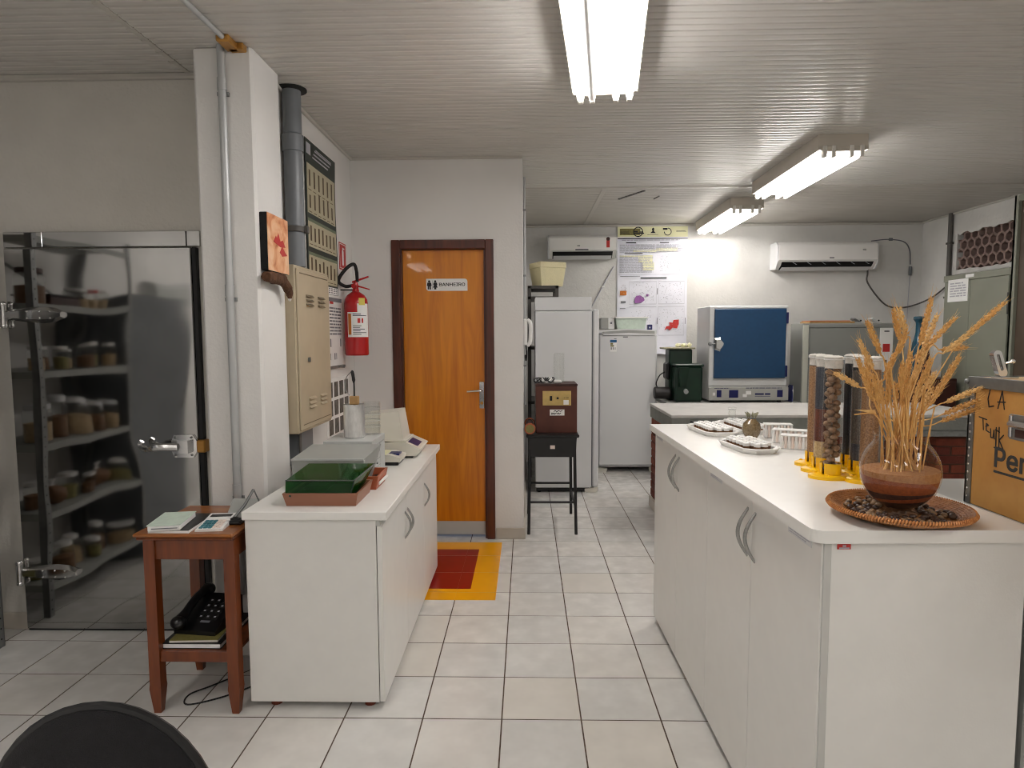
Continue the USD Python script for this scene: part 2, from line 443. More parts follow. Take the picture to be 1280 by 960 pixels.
# floor: every tile in view is a mesh of its own
T, TX, TY, GAP = 0.30, -0.0985, 2.328, 0.0027
def tile_mesh(x0, y0):
    a, b = GAP, 0.0011
    def ring(i, z):
        return [(x0 + i, y0 + i, z), (x0 + T - i, y0 + i, z), (x0 + T - i, y0 + T - i, z), (x0 + i, y0 + T - i, z)]
    v = ring(a, -0.008) + ring(a, -0.0008) + ring(a + b, 0.0); f = []
    for l in (0, 4):
        for j in range(4):
            k = (j + 1) % 4
            f += [(l + j, l + k, l + 4 + k), (l + j, l + 4 + k, l + 4 + j)]
    f += [(8, 9, 10), (8, 10, 11)]
    return trimesh.Trimesh(v, f, process=False)
floor = struct_x('floor', 'pale grey square ceramic floor tiles with dark grout')
obj('grout_bed', bx(LEFT - 0.1, RIGHT + 0.1, REAR - 0.1, BACK + 0.1, -0.08, -0.0012), 'grout', floor)
spots = []
for i in range(-10, 16):
    for j in range(-19, 18):
        x0, y0 = TX + i * T, TY + j * T
        u, v, w = project([(x0, y0, 0), (x0 + T, y0, 0), (x0 + T, y0 + T, 0), (x0, y0 + T, 0)])
        area = 0.0
        if w.min() > 0.3:
            s = Polygon(np.c_[u, v]).intersection(sbox(0, 0, 1280, 960))
            area = s.area
            cx, cy = x0 + T / 2, y0 + T / 2
            if cy > COLD and cx < SIDE or cy > BATH and cx < BX1 or 0.72 < cx and 1.5 < cy < 5.6 or cx > 1.05 and cy < 5.6:
                area *= 0.02
        spots.append((area, i, j))
spots.sort(reverse=True)
rng = random.Random(3)
rest = []
for n, (area, i, j) in enumerate(spots):
    m = tile_mesh(TX + i * T, TY + j * T)
    if n < 298 and area > 0:
        warm = i in (-2, -1, 0, 1) and -1 <= j <= 4 and rng.random() < 0.45
        obj('tile', m, 'tile_warm' if warm else 'tile_%d' % rng.randrange(4), floor, False)
    else:
        rest.append(m)
obj('far_tiles', rest, 'tile_0', floor, False, kind='stuff')

# ceiling: PVC lining boards across the room, four ribs each
ceiling = struct_x('ceiling', 'ribbed grey-white PVC ceiling lining')
def board(y0, w=0.2, x0=LEFT - 0.1, x1=RIGHT + 0.1, z=CEIL):
    k = w / 4; pr = []
    for r in range(4):
        a = y0 + r * k
        pr += [(a + 0.006, z - 0.0008), (a + k * 0.5, z - 0.0022), (a + k - 0.006, z - 0.0008), (a + k - 0.003, z + 0.007), (a + k, z + (0.009 if r == 3 else 0.007))]
    pr = [(y0, z + 0.009), (y0 + 0.003, z + 0.007)] + pr
    v = np.array([(x, y, q) for y, q in pr for x in (x0, x1)]); f = []
    for i in range(len(pr) - 1):
        f += [(2 * i, 2 * i + 3, 2 * i + 1), (2 * i, 2 * i + 2, 2 * i + 3)]
    return trimesh.Trimesh(v, f, process=False)
y = REAR - 0.1
while y < BACK + 0.1:
    obj('ceiling_board', board(y), 'pvc' if y < 5.4 else 'pvc_old', ceiling, False)
    y += 0.2
obj('roof_deck', bx(LEFT - 0.2, RIGHT + 0.2, REAR - 0.2, BACK + 0.2, CEIL + 0.02, CEIL + 0.1), 'seam_dark', ceiling)
struct('trim_1', [bx(BX1, RIGHT, 5.44, 5.475, CEIL - 0.012, CEIL + 0.004, 0.003)], 'pvc_old', 'flat joint strip across the rear of the ceiling')
struct('trim_2', [bx(BX1 + 0.66, BX1 + 0.70, 5.475, BACK, CEIL - 0.006, CEIL + 0.004, 0.002)], 'pvc_old', 'narrow joint strip running to the rear wall')
struct('trim_3', [bx(-1.57, -1.545, REAR, COLD, CEIL - 0.006, CEIL + 0.004, 0.002)] + [bx(-1.575, -1.54, q, q + 0.018, CEIL - 0.009, CEIL - 0.004) for q in np.arange(0.1, 3.0, 0.1)], 'pvc_old', 'stapled joint strip in the ceiling over the cold-room door')
struct('trim_4', bx(LEFT, -1.41, COLD - 0.03, COLD, CEIL - 0.028, CEIL, 0.006), 'pvc_old', 'cornice strip over the cold-room wall')
struct('trim_5', [bx(SIDE, SIDE + 0.02, COLD + 0.02, BATH, CEIL - 0.02, CEIL, 0.004), bx(SIDE, BX1, BATH - 0.018, BATH, CEIL - 0.02, CEIL, 0.004)], 'pvc_old', 'thin cornice over the notice wall and the washroom wall')
struct('trim_6', [bx(BX1, RIGHT, BACK - 0.025, BACK, CEIL - 0.03, CEIL - 0.004, 0.004), bx(RIGHT - 0.02, RIGHT, 5.3, BACK, CEIL - 0.02, CEIL, 0.004)], 'pvc_old', 'cornice strip over the rear wall')

struct('trim_7', [hull([(x, q, z) for x, q in ((0.825, 5.91), (0.84, 5.93), (1.0, 5.57), (1.012, 5.59)) for z in (CEIL - 0.008, CEIL)]), hull([(x, q, z) for x, q in ((1.145, 5.93), (1.155, 5.94), (1.168, 5.80), (1.178, 5.81)) for z in (CEIL - 0.006, CEIL)])], 'pipe_dark', 'two loose dark strips on the rear ceiling')

# walls
struct('wall_cold_room', bx(LEFT - 0.15, SIDE, COLD, COLD + 0.15, 0, CEIL + 0.02), 'wall_grime', 'grey-white plastered wall holding the steel cold-room door')
struct('wall_side', bx(SIDE - 0.15, SIDE, COLD + 0.15, BATH + 0.1, 0, CEIL + 0.02), 'wall_paint', 'white wall with notices behind the low counter')
DX0, DX1, DZ = -0.934, -0.226, 2.105
struct('wall_bathroom', [bx(SIDE - 0.15, DX0, BATH, BATH + 0.14, 0, CEIL + 0.02), bx(DX1, BX1, BATH, BATH + 0.14, 0, CEIL + 0.02), bx(DX0, DX1, BATH, BATH + 0.14, DZ, CEIL + 0.02),
        bx(BX1 - 0.14, BX1, BATH + 0.14, BACK + 0.15, 0, CEIL + 0.02)], 'wall_paint', 'white washroom wall around the orange door')
struct('wall_back', bx(BX1 - 0.2, RIGHT + 0.2, BACK, BACK + 0.15, 0, CEIL + 0.02), 'wall_old', 'old white-painted rear wall with the two air conditioners')
WY0, WY1, WZ0, WZ1 = 5.86, 6.70, 2.06, 2.47
struct('wall_right', [bx(RIGHT, RIGHT + 0.15, REAR, WY0, 0, CEIL + 0.02), bx(RIGHT, RIGHT + 0.15, WY1, BACK + 0.1, 0, CEIL + 0.02), bx(RIGHT, RIGHT + 0.15, WY0, WY1, 0, WZ0), bx(RIGHT, RIGHT + 0.15, WY0, WY1, WZ1, CEIL + 0.02)], 'wall_old', 'right-hand wall with the hexagonal lattice opening')
struct('wall_left', bx(LEFT - 0.15, LEFT, REAR, COLD, 0, CEIL + 0.02), 'wall_paint', 'white left-hand wall behind the jar rack')
struct('wall_rear', bx(LEFT - 0.15, RIGHT + 0.15, REAR - 0.15, REAR, 0, CEIL + 0.02), 'wall_paint', 'white wall behind the viewer')
struct('wall_column', bx(-1.408, -1.152, 2.78, COLD + 0.02, 0, CEIL + 0.005, 0.012), 'wall_paint', 'white square column between cold-room door and notice wall')
struct('baseboard_cold_room', [bx(LEFT, -2.48, COLD - 0.012, COLD, 0, 0.085, 0.003), bx(-1.53, -1.408, COLD - 0.012, COLD, 0, 0.085, 0.003)], 'skirting', 'tile skirting at the foot of the cold-room wall')
struct('baseboard_bathroom', [bx(DX1 + 0.005, BX1 + 0.013, BATH - 0.013, BATH, 0, 0.08, 0.003), bx(BX1, BX1 + 0.013, BATH, BACK, 0, 0.08, 0.003)], 'skirting', 'beige tile skirting round the washroom wall corner')

# the hexagonal lattice window
win = struct_x('window_1', 'lattice opening of hexagonal clay blocks high in the right wall')
def hexagon(cx, cy, r):
    return Polygon([(cx + r * math.cos(PI / 6 + k * PI / 3), cy + r * math.sin(PI / 6 + k * PI / 3)) for k in range(6)])
opening = sbox(WY0, WZ0, WY1, WZ1)
hr = 0.058
row = 0
for yy in np.arange(WZ0, WZ1 + 0.1, 1.5 * hr):
    for xx in np.arange(WY0 + (row % 2) * hr * 0.866, WY1 + 0.1, hr * math.sqrt(3)):
        ring = hexagon(xx, yy, hr * 0.985).difference(hexagon(xx, yy, hr * 0.78)).intersection(opening)
        for g in getattr(ring, 'geoms', [ring]):
            if g.area > 2e-5:
                m = prism(g, 0.07); T4 = np.array([[0, 0, 1, RIGHT + 0.012], [1, 0, 0, 0], [0, 1, 0, 0], [0, 0, 0, 1.0]]); m.apply_transform(T4)
                obj('lattice_block', m, 'lattice_clay', win, False)
    row += 1
obj('dark_screen', bx(RIGHT + 0.10, RIGHT + 0.13, WY0, WY1, WZ0, WZ1), 'dark_void', win)
rng = random.Random(11)
def ragged(a, b, n, lo, hi):
    return [(a + (b - a) * k / n, rng.uniform(lo, hi)) for k in range(n + 1)]
top = [(WY0, WZ1 + 0.02)] + ragged(WY0, WY1, 16, WZ1 - 0.05, WZ1 - 0.012) + [(WY1, WZ1 + 0.02)]
bot = [(WY0, WZ0 - 0.02)] + ragged(WY0, WY1, 16, WZ0 + 0.008, WZ0 + 0.03) + [(WY1, WZ0 - 0.02)]
for pts in (top, bot):
    m = prism(Polygon(pts), 0.012); m.apply_transform(np.array([[0, 0, 1, RIGHT - 0.01], [1, 0, 0, 0], [0, 1, 0, 0], [0, 0, 0, 1.0]]))
    obj('plaster_edge', m, 'wall_old', win, False)

# washroom door
door = struct_x('door_1', 'orange varnished washroom door in a dark frame')
fw_ = 0.058
obj('door_frame', [bx(DX0, DX0 + fw_, BATH - 0.018, BATH + 0.10, 0, DZ, 0.004), bx(DX1 - fw_, DX1, BATH - 0.018, BATH + 0.10, 0, DZ, 0.004), bx(DX0 + fw_, DX1 - fw_, BATH - 0.018, BATH + 0.10, DZ - 0.062, DZ, 0.004),
        bx(DX0 + fw_, DX0 + fw_ + 0.012, BATH + 0.005, BATH + 0.10, 0, DZ - 0.062), bx(DX1 - fw_ - 0.012, DX1 - fw_, BATH + 0.005, BATH + 0.10, 0, DZ - 0.062)], 'frame_wood', door)
obj('door_leaf', bx(DX0 + fw_ + 0.012, DX1 - fw_ - 0.012, BATH + 0.035, BATH + 0.07, 0.115, DZ - 0.064, 0.002), 'door_wood', door)
obj('kick_strip', bx(DX0 + fw_ + 0.012, DX1 - fw_ - 0.012, BATH + 0.03, BATH + 0.07, 0.02, 0.115, 0.002), 'grey_light', door, label='pale grey strip along the foot of the door')
hx = -0.318
h = obj('handle_plate', bx(hx - 0.018, hx + 0.018, BATH + 0.027, BATH + 0.035, 0.93, 1.12, 0.003), 'chrome', door)
obj('lever', [tube(smooth_curve([(hx, BATH + 0.03, 1.06), (hx, BATH - 0.012, 1.06), (hx - 0.02, BATH - 0.02, 1.06), (hx - 0.10, BATH - 0.018, 1.055)], 15), 0.008)], 'chrome', h)
obj('lock_cylinder', cyl((hx, BATH + 0.02, 0.97), (hx, BATH + 0.03, 0.97), 0.011), 'brass', h)
sx0, sx1, sz0, sz1 = -0.70, -0.412, 1.758, 1.842
p = sbox(0, 0, sx1 - sx0, sz1 - sz0).difference(sbox(sx1 - sx0 - 0.02, sz1 - sz0 - 0.02, 1, 1)).union(Point(sx1 - sx0 - 0.02, sz1 - sz0 - 0.02).buffer(0.02)).difference(sbox(-1, -1, 0.02, 0.02)).union(Point(0.02, 0.02).buffer(0.02))
sign = thing('washroom_sign', 'white plate lettered BANHEIRO with two figures on the orange door', 'sign', ((sx0 + sx1) / 2, BATH + 0.03, sz0))
obj('plate', face(prism(p, 0.004), (sx0, BATH + 0.035, sz0), '-y'), 'paper', sign)
def figure(x, skirt):
    b = Polygon([(-0.011, 0.0), (-0.003, 0.0), (-0.002, 0.02), (0.002, 0.02), (0.003, 0.0), (0.011, 0.0), (0.010, 0.022), (0.016, 0.026), (0.012, 0.046), (-0.012, 0.046), (-0.016, 0.026), (-0.010, 0.022)]) if not skirt else Polygon([(-0.006, 0), (-0.001, 0), (0.0, 0.012), (0.001, 0), (0.006, 0), (0.006, 0.012), (0.015, 0.012), (0.008, 0.034), (0.014, 0.03), (0.011, 0.046), (-0.011, 0.046), (-0.014, 0.03), (-0.008, 0.034), (-0.015, 0.012), (-0.006, 0.012)])
    s = unary_union([b.buffer(0.0008), Point(0, 0.055).buffer(0.0078)])
    return cat([move(prism(g, 0.001), (x, 0.011, 0)) for g in getattr(s, 'geoms', [s])])
tx = meshkit.text_mesh('BANHEIRO', 0.021, 0.001, bold=True)
w0 = tx.bounds[1][0] - tx.bounds[0][0]
tx.apply_transform(np.diag([0.182 / w0, 1, 1, 1])); tx.apply_translation([0.09 - tx.bounds[0][0], 0.034, 0])
obj('lettering', face(cat([tx, figure(0.021, False), figure(0.063, True), bx(0.0415, 0.0428, 0.012, 0.072, 0, 0.001)]), (sx0, BATH + 0.031, sz0), '-y'), 'ink', sign, False)

# cold-room door
cd = struct_x('door_2', 'polished steel cold-room door that mirrors a jar rack')
obj('door_leaf', bx(-2.475, -1.578, COLD - 0.03, COLD + 0.0, 0.012, 1.868, 0.004), 'mirror_steel', cd)
obj('steel_frame', [bx(-2.478, -2.29, COLD - 0.022, COLD, 1.873, 1.945, 0.002), bx(-2.288, -1.60, COLD - 0.024, COLD, 1.873, 1.945, 0.002), bx(-1.598, -1.535, COLD - 0.022, COLD, 1.873, 1.945, 0.002)], 'mirror_steel', cd)
obj('rubber_gasket', [bx(-1.576, -1.553, COLD - 0.026, COLD, 0.0, 1.868, 0.003), bx(-2.475, -1.578, COLD - 0.018, COLD, 0, 0.012)], 'black_rubber', cd)
def strap_hinge(z, parent):
    pts = []
    prof = [(-2.475, 0.022), (-2.40, 0.024), (-2.36, 0.036), (-2.30, 0.040), (-2.24, 0.034), (-2.20, 0.016)]
    v = []
    for x, hh in prof:
        v += [(x, COLD - 0.030, z - hh), (x, COLD - 0.030, z + hh), (x, COLD - 0.054, z - hh * 0.55), (x, COLD - 0.054, z + hh * 0.55)]
    hg = obj('strap_hinge', hull(v), 'chrome', parent)
    obj('hinge_knuckle', [cyl((-2.478, COLD - 0.05, z - 0.045), (-2.478, COLD - 0.05, z + 0.045), 0.014), ball((-2.478, COLD - 0.05, z + 0.05), 0.016), ball((-2.478, COLD - 0.05, z - 0.05), 0.016)], 'chrome', hg)
    obj('rivet', [ball((x, COLD - 0.054, z + s * 0.016), 0.005, 1) for x in (-2.36, -2.30, -2.25) for s in (-1, 1)], 'chrome', hg)
strap_hinge(1.555, cd); strap_hinge(0.30, cd)
lz = 0.925
lt = obj('latch_plate', [hull([(x, yv, lz + zz) for x, hz in ((-1.705, 0.02), (-1.69, 0.055), (-1.60, 0.055), (-1.58, 0.025)) for zz in (-hz, hz) for yv in (COLD - 0.03, COLD - 0.042)]), hull([(x, yv, lz + zz) for x in (-1.66, -1.61) for zz in (-0.03, 0.03) for yv in (COLD - 0.04, COLD - 0.07)])], 'chrome', cd)
obj('latch_lever', tube(smooth_curve([(-1.66, COLD - 0.065, lz), (-1.74, COLD - 0.085, lz + 0.004), (-1.80, COLD - 0.08, lz - 0.008), (-1.835, COLD - 0.075, lz + 0.012), (-1.825, COLD - 0.075, lz + 0.03)], 20), [0.02] * 8 + [0.015] * 5 + [0.011] * 8), 'chrome', lt)
obj('latch_screw', [ball((x, COLD - 0.043, lz + s * 0.042), 0.006, 1) for x in (-1.685, -1.605) for s in (-1, 1)], 'zinc', lt)
obj('strike', bx(-1.577, -1.535, COLD - 0.055, COLD, lz - 0.03, lz + 0.03, 0.006), 'brass', cd)

# painted floor zone under the extinguisher
zone = thing('floor_marking', 'yellow-bordered red square painted on the floor below the extinguisher', 'floor marking', (-0.67, 3.91, 0))
def painted(poly, z, h=0.0006):
    out = []
    for i in range(-6, 3):
        for j in range(2, 8):
            c = sbox(TX + i * T + GAP, TY + j * T + GAP, TX + (i + 1) * T - GAP, TY + (j + 1) * T - GAP).intersection(poly)
            for g in getattr(c, 'geoms', [c]):
                if g.area > 1e-6:
                    out.append(move(prism(g, h), (0, 0, z)))
    return cat(out)
outer, inner = sbox(-1.165, 3.42, -0.176, 4.405), sbox(-1.02, 3.575, -0.325, 4.255)
obj('yellow_border', [painted(outer.difference(inner), 0.0001), move(prism(outer.difference(inner), 0.0006), (0, 0, -0.0014))], 'floor_yellow', zone, False)
obj('red_field', [painted(inner, 0.0001), move(prism(inner, 0.0006), (0, 0, -0.0014))], 'floor_red', zone, False)

# ------------------------------------------------------------------ ceiling lamps
def fixture(loc, rz, label, lit=(1, 1, 1, 1), glow='tube_lit'):
    """A four-tube batten fixture, its long side along local y, hung under the ceiling."""
    t = thing('fluorescent_fixture', label, 'ceiling light', (loc[0], loc[1], CEIL), rz, 'four-tube ceiling fixtures', world=False)
    L, W = 0.625, 0.150
    house = [bx(-W, W, -L, L, -0.078, 0.0, 0.004)] + [bx(s * W, s * (W - 0.006), -L, L, -0.098, -0.07, 0.001) for s in (-1, 1)] + [hull([(s2 * a, s * L, z) for s2 in (-1, 1) for a, z in ((W, -0.077), (W, -0.092), (W - 0.03, -0.105))] + [(s2 * a, s * (L - 0.008), z) for s2 in (-1, 1) for a, z in ((W, -0.077), (W, -0.092), (W - 0.03, -0.105))]) for s in (-1, 1)]
    obj('housing', house, 'fixture_white', t)
    for k, x in enumerate((-0.112, -0.058, 0.05, 0.112)):
        obj('tube', cyl((x, -0.598, -0.118), (x, 0.598, -0.118), 0.0165, 16), glow if lit[k] else 'white_plastic', t, label='lit white fluorescent tube' if lit[k] else 'unlit fluorescent tube')
        for s in (-1, 1):
            sk = obj('socket', [bx(x - 0.013, x + 0.013, s * 0.599, s * 0.632, -0.140, -0.07, 0.004), bx(x - 0.009, x + 0.009, s * 0.594, s * 0.60, -0.134, -0.104)], 'socket_white', t)
    return t
fixture((0.29, 2.48), -math.atan2(0.114, 0.90), 'nearest four-tube fluorescent fixture, cut off by the top of the view, one tube dark', (1, 0, 1, 1))
fixture((1.955, 4.70), -0.022, 'middle four-tube fluorescent fixture on the right, nearer of the two in line', (1, 1, 1, 1))
fixture((1.985, 6.53), -0.015, 'farthest four-tube fluorescent fixture, close to the rear wall', glow='tube_aged')
fixture((-1.75, 0.5), 0.0, 'four-tube fluorescent fixture behind the viewer on the left', glow='tube_far')
fixture((0.25, -1.3), 0.0, 'four-tube fluorescent fixture behind the viewer in the middle', glow='tube_far')
fixture((2.0, 0.1), 0.0, 'four-tube fluorescent fixture behind the viewer on the right', glow='tube_far')
fixture((2.3, -1.9), 0.0, 'four-tube fluorescent fixture far behind the viewer on the right', glow='tube_far')
fixture((-1.75, -1.5), 0.0, 'four-tube fluorescent fixture far behind the viewer on the left', glow='tube_far')

# rods, conduits and pipes on the column
rod = thing('ceiling_rod', 'pale rod on the ceiling ending in a brown fitting over the column', 'conduit', (-1.22, 2.72, CEIL))
obj('rod', cyl((-1.25, 0.4, CEIL - 0.012), (-1.222, 2.70, CEIL - 0.012), 0.011), 'conduit', rod)
obj('end_fitting', [bx(-1.25, -1.195, 2.66, 2.765, CEIL - 0.03, CEIL, 0.006), bx(-1.235, -1.17, 2.735, 2.775, CEIL - 0.03, CEIL - 0.002, 0.004)], 'brass', rod)
cp = thing('conduit_pipe', 'thin grey conduit running down the front of the white column', 'pipe', (-1.277, 2.766, 0.70))
obj('pipe', cyl((-1.277, 2.763, 0.3), (-1.277, 2.763, CEIL - 0.002), 0.0165), 'conduit', cp)
for z in (0.75, 1.62, 2.48):
    obj('coupling', cyl((-1.277, 2.763, z), (-1.277, 2.763, z + 0.05), 0.0195), 'conduit', cp)
    obj('clip', bx(-1.302, -1.252, 2.768, 2.78, z - 0.02, z - 0.004, 0.001), 'zinc', cp)
dp = thing('drain_pipe', 'thick dark grey drain pipe entering the top of the beige wall box', 'pipe', (-1.158, 3.25, 1.80))
prof = [(0.046, 1.796), (0.046, 2.36), (0.052, 2.362), (0.053, 2.44), (0.046, 2.446), (0.046, CEIL - 0.002)]
obj('pipe', lathe(prof, (-1.158, 3.25, 0), 32), 'pipe_grey', dp)
obj('collar', lathe([(0.05, 1.965), (0.054, 1.968), (0.054, 1.992), (0.05, 1.995)], (-1.158, 3.25, 0), 32, False), 'pipe_dark', dp)
obj('collar_lug', bx(-1.108, -1.09, 3.235, 3.265, 1.962, 1.998, 0.003), 'pipe_dark', dp)
obj('ceiling_flange', lathe([(0.046, CEIL - 0.012), (0.075, CEIL - 0.008), (0.075, CEIL - 0.001), (0.046, CEIL - 0.001)], (-1.158, 3.25, 0), 32, False), 'black_rubber', dp)

# painting on its bark shelf
pt = thing('canvas_painting', 'small unframed orange desert painting leaning on the column', 'painting', (-1.13, 2.92, 1.73))
obj('canvas', bx(-1.152, -1.118, 2.795, 3.035, 1.735, 1.985, 0.003), 'black_fabric', pt, label='black canvas edge')
obj('picture', bx(-1.119, -1.1165, 2.796, 3.034, 1.736, 1.984), 'painting', pt)
obj('red_rocks', face(cat([prism(Polygon(q), 0.0008) for q in ([(0.06, 0.13), (0.09, 0.16), (0.10, 0.15), (0.12, 0.175), (0.14, 0.14), (0.17, 0.15), (0.20, 0.12), (0.14, 0.115)], [(0.13, 0.09), (0.16, 0.12), (0.19, 0.10), (0.22, 0.085), (0.16, 0.075)])]), (-1.1165, 2.796, 1.736), '+x'), 'red_flat', pt, False)
bk = trimesh.util.concatenate([tube(smooth_curve([(-1.12, 2.77, 1.705), (-1.12, 2.86, 1.705), (-1.115, 2.94, 1.70), (-1.105, 2.99, 1.66), (-1.105, 3.0, 1.625)], 24), np.r_[np.linspace(0.022, 0.029, 10), np.linspace(0.029, 0.012, 15)], 16)])
bk.vertices += (meshkit.fbm(bk.vertices * 40)[:, None] - 0.5) * 0.012 * np.array([1, 1, 1])
bk.vertices[:, 2] = np.minimum(bk.vertices[:, 2], 1.7345); bk.vertices[:, 0] = np.maximum(bk.vertices[:, 0], -1.1515)
bs = thing('bark_shelf', 'rough brown curl of bark fixed to the column under the painting', 'bark', (-1.12, 2.88, 1.65))
obj('bark', bk, 'skin_bark', bs)
obj('pale_tip', ball((-1.105, 3.0, 1.622), (0.008, 0.008, 0.012)), 'cotton', bs)

# beige wall box
lk = thing('wall_box', 'beige steel distribution box with louvred door under the drain pipe', 'electrical box', (-1.155, 3.33, 0.97))
LX = -1.10
obj('body', bx(SIDE, LX - 0.008, 3.075, 3.60, 0.972, 1.79, 0.004), 'beige_metal', lk)
dr = obj('door', bx(LX - 0.009, LX, 3.09, 3.585, 0.985, 1.775, 0.004), 'beige_metal', lk)
obj('door_groove', [bx(LX - 0.001, LX + 0.0012, 3.125, 3.56, 1.752, 1.757), bx(LX - 0.001, LX + 0.0012, 3.125, 3.56, 1.008, 1.012)], 'beige_dark', dr)
for z0 in (1.60, 1.085):
    for yc in (3.26, 3.44):
        for k in range(3):
            obj('louvre', hull([(LX - 0.001, yy, z0 + k * 0.022 + zz) for yy in (yc - 0.05, yc + 0.05) for zz in (0, 0.012)] + [(LX + 0.012, yy, z0 + k * 0.022) for yy in (yc - 0.046, yc + 0.046)]), 'beige_metal' if z0 < 1.5 else 'beige_dark', dr)
obj('lock', [cyl((LX, 3.22, 1.33), (LX + 0.008, 3.22, 1.33), 0.011), bx(LX + 0.006, LX + 0.012, 3.217, 3.223, 1.318, 1.342)], 'zinc', dr)
cb = thing('conduit_box', 'dark grey duct stub below the beige wall box', 'duct', (-1.17, 3.2, 0.80))
obj('duct', bx(SIDE, -1.135, 3.16, 3.36, 0.80, 0.97, 0.004), 'pipe_grey', cb)
obj('cover_edge', bx(-1.137, -1.130, 3.15, 3.175, 0.80, 0.97, 0.002), 'pipe_dark', cb)

# notices on the side wall
PX = SIDE + 0.004
ps = thing('seed_chart', 'tall dark green and tan wall chart of seeds in four bands', 'poster', (SIDE + 0.004, 3.83, 1.70))
def wavy(y0, y1, z0, z1, t=0.002, amp=0.006, n=24):
    ys = np.linspace(y0, y1, 5); zs = np.linspace(z0, z1, n); v = []; f = []
    for z in zs:
        for yv in ys:
            s = 0.006 + amp * (0.5 + 0.5 * math.sin((z - z0) * 8)) * ((yv - y0) / (y1 - y0)) ** 2
            v += [(SIDE + s, yv, z), (SIDE + s + t, yv, z)]
    idx = lambda i, j, k: (i * 5 + j) * 2 + k
    for i in range(n - 1):
        for j in range(4):
            a, b, c, d = [(idx(i, j, k), idx(i, j + 1, k), idx(i + 1, j + 1, k), idx(i + 1, j, k)) for k in (1,)][0]
            f += [(a, b, c), (a, c, d)]
            a, b, c, d = idx(i, j, 0), idx(i, j + 1, 0), idx(i + 1, j + 1, 0), idx(i + 1, j, 0)
            f += [(a, c, b), (a, d, c)]
    return trimesh.Trimesh(np.array(v), np.array(f), process=False)
def on_chart(rects, m, name, lift):
    out = []
    for a, b, c, d in rects:
        g = bx(0, 0.0006, 3.555 + a, 3.555 + c, 1.70 + b, 1.70 + d)
        g = g.subdivide().subdivide()
        s = 0.006 + 0.006 * (0.5 + 0.5 * np.sin((g.vertices[:, 2] - 1.70) * 8)) * np.clip((g.vertices[:, 1] - 3.555) / 0.545, 0, 1) ** 2
        g.vertices[:, 0] += SIDE + s + lift
        out.append(g)
    obj(name, out, m, ps, False, kind='stuff' if name in ('seed_pictures', 'small_print', 'title_lines') else None)
obj('sheet', wavy(3.555, 4.10, 1.70, 2.53), 'poster_dark', ps)
on_chart([(0.02, 0.43, 0.525, 0.70), (0.02, 0.245, 0.525, 0.40), (0.02, 0.055, 0.525, 0.215)], 'poster_tan', 'tan_band', 0.0026)
on_chart([(0.02, 0.0, 0.2, 0.05), (0.015, 0.385, 0.53, 0.402), (0.015, 0.20, 0.53, 0.217)], 'poster_green', 'green_band', 0.0029)
on_chart([(0.21, 0.002, 0.53, 0.045)], 'paper', 'white_caption', 0.003)
on_chart([(0.02, 0.75, 0.09, 0.81)] + [(0.12 + 0.02 * k, 0.745 + 0.022 * k, 0.40 + 0.03 * k, 0.753 + 0.022 * k) for k in range(3)] + [(0.18, 0.80, 0.46, 0.806)], 'ink_pale', 'title_lines', 0.003)
rng = random.Random(5)
marks = []
for z0, n in ((0.58, 6), (0.46, 6), (0.28, 7), (0.09, 7)):
    for k in range(n):
        yv = 0.04 + k * 0.48 / n
        marks.append((yv + 0.012, z0, yv + 0.035, z0 + rng.uniform(0.07, 0.10)))
        marks.append((yv, z0 - 0.022, yv + 0.05, z0 - 0.018))
on_chart(marks, 'poster_brown', 'seed_pictures', 0.0033)
on_chart([(0.22 + 0.045 * k, q, 0.25 + 0.045 * k, q + 0.006) for k in range(7) for q in (0.01, 0.022, 0.034)], 'ink_soft', 'small_print', 0.0036)

fs = thing('extinguisher_sign', 'small red sign with white pictogram above the fire extinguisher', 'sign', (SIDE + 0.002, 4.255, 1.88))
obj('plate', bx(SIDE, SIDE + 0.003, 4.18, 4.335, 1.88, 2.055, 0.001), 'red_flat', fs)
obj('border', face(quads([(0.008, 0.008, 0.147, 0.012), (0.008, 0.163, 0.147, 0.167), (0.008, 0.008, 0.012, 0.167), (0.143, 0.008, 0.147, 0.167)]), (SIDE + 0.003, 4.18, 1.88), '+x'), 'paper', fs, False)
obj('pictogram', face(cat([prism(unary_union([sbox(0.062, 0.03, 0.094, 0.115), Point(0.078, 0.115).buffer(0.016), sbox(0.07, 0.12, 0.086, 0.145), sbox(0.086, 0.135, 0.112, 0.143)]), 0.0006)]), (SIDE + 0.003, 4.18, 1.88), '+x'), 'paper', fs, False)

nf = thing('notice_frame', 'white printed notice in a holder behind the fire extinguisher', 'notice', (SIDE + 0.01, 4.04, 1.25))
obj('backing', bx(SIDE, SIDE + 0.008, 3.87, 4.20, 1.26, 1.74, 0.002), 'white_plastic', nf)
obj('header', face(quads([(0.02, 0.40, 0.31, 0.425)]), (SIDE + 0.008, 3.87, 1.26), '+x'), 'ink_soft', nf, False)
obj('red_mark', face(quads([(0.06, 0.385, 0.13, 0.40)]), (SIDE + 0.0086, 3.87, 1.26), '+x'), 'red_print', nf, False)
obj('print', face(cat([lines_of_text(0.05, 0.19, 0.29, 0.37, 9, 2), quads([(0.05, 0.12, 0.07, 0.17), (0.26, 0.12, 0.28, 0.17), (0.05, 0.04, 0.06, 0.08), (0.13, 0.04, 0.15, 0.08), (0.17, 0.04, 0.18, 0.08)])]), (SIDE + 0.008, 3.87, 1.26), '+x'), 'ink_soft', nf, False)
obj('metal_rail', [bx(SIDE, SIDE + 0.02, 3.87, 4.20, 1.245, 1.262, 0.003), tube([(SIDE + 0.02, 4.05, 1.252), (SIDE + 0.035, 4.12, 1.246), (SIDE + 0.02, 4.19, 1.252)], 0.004, 8)], 'zinc', nf)
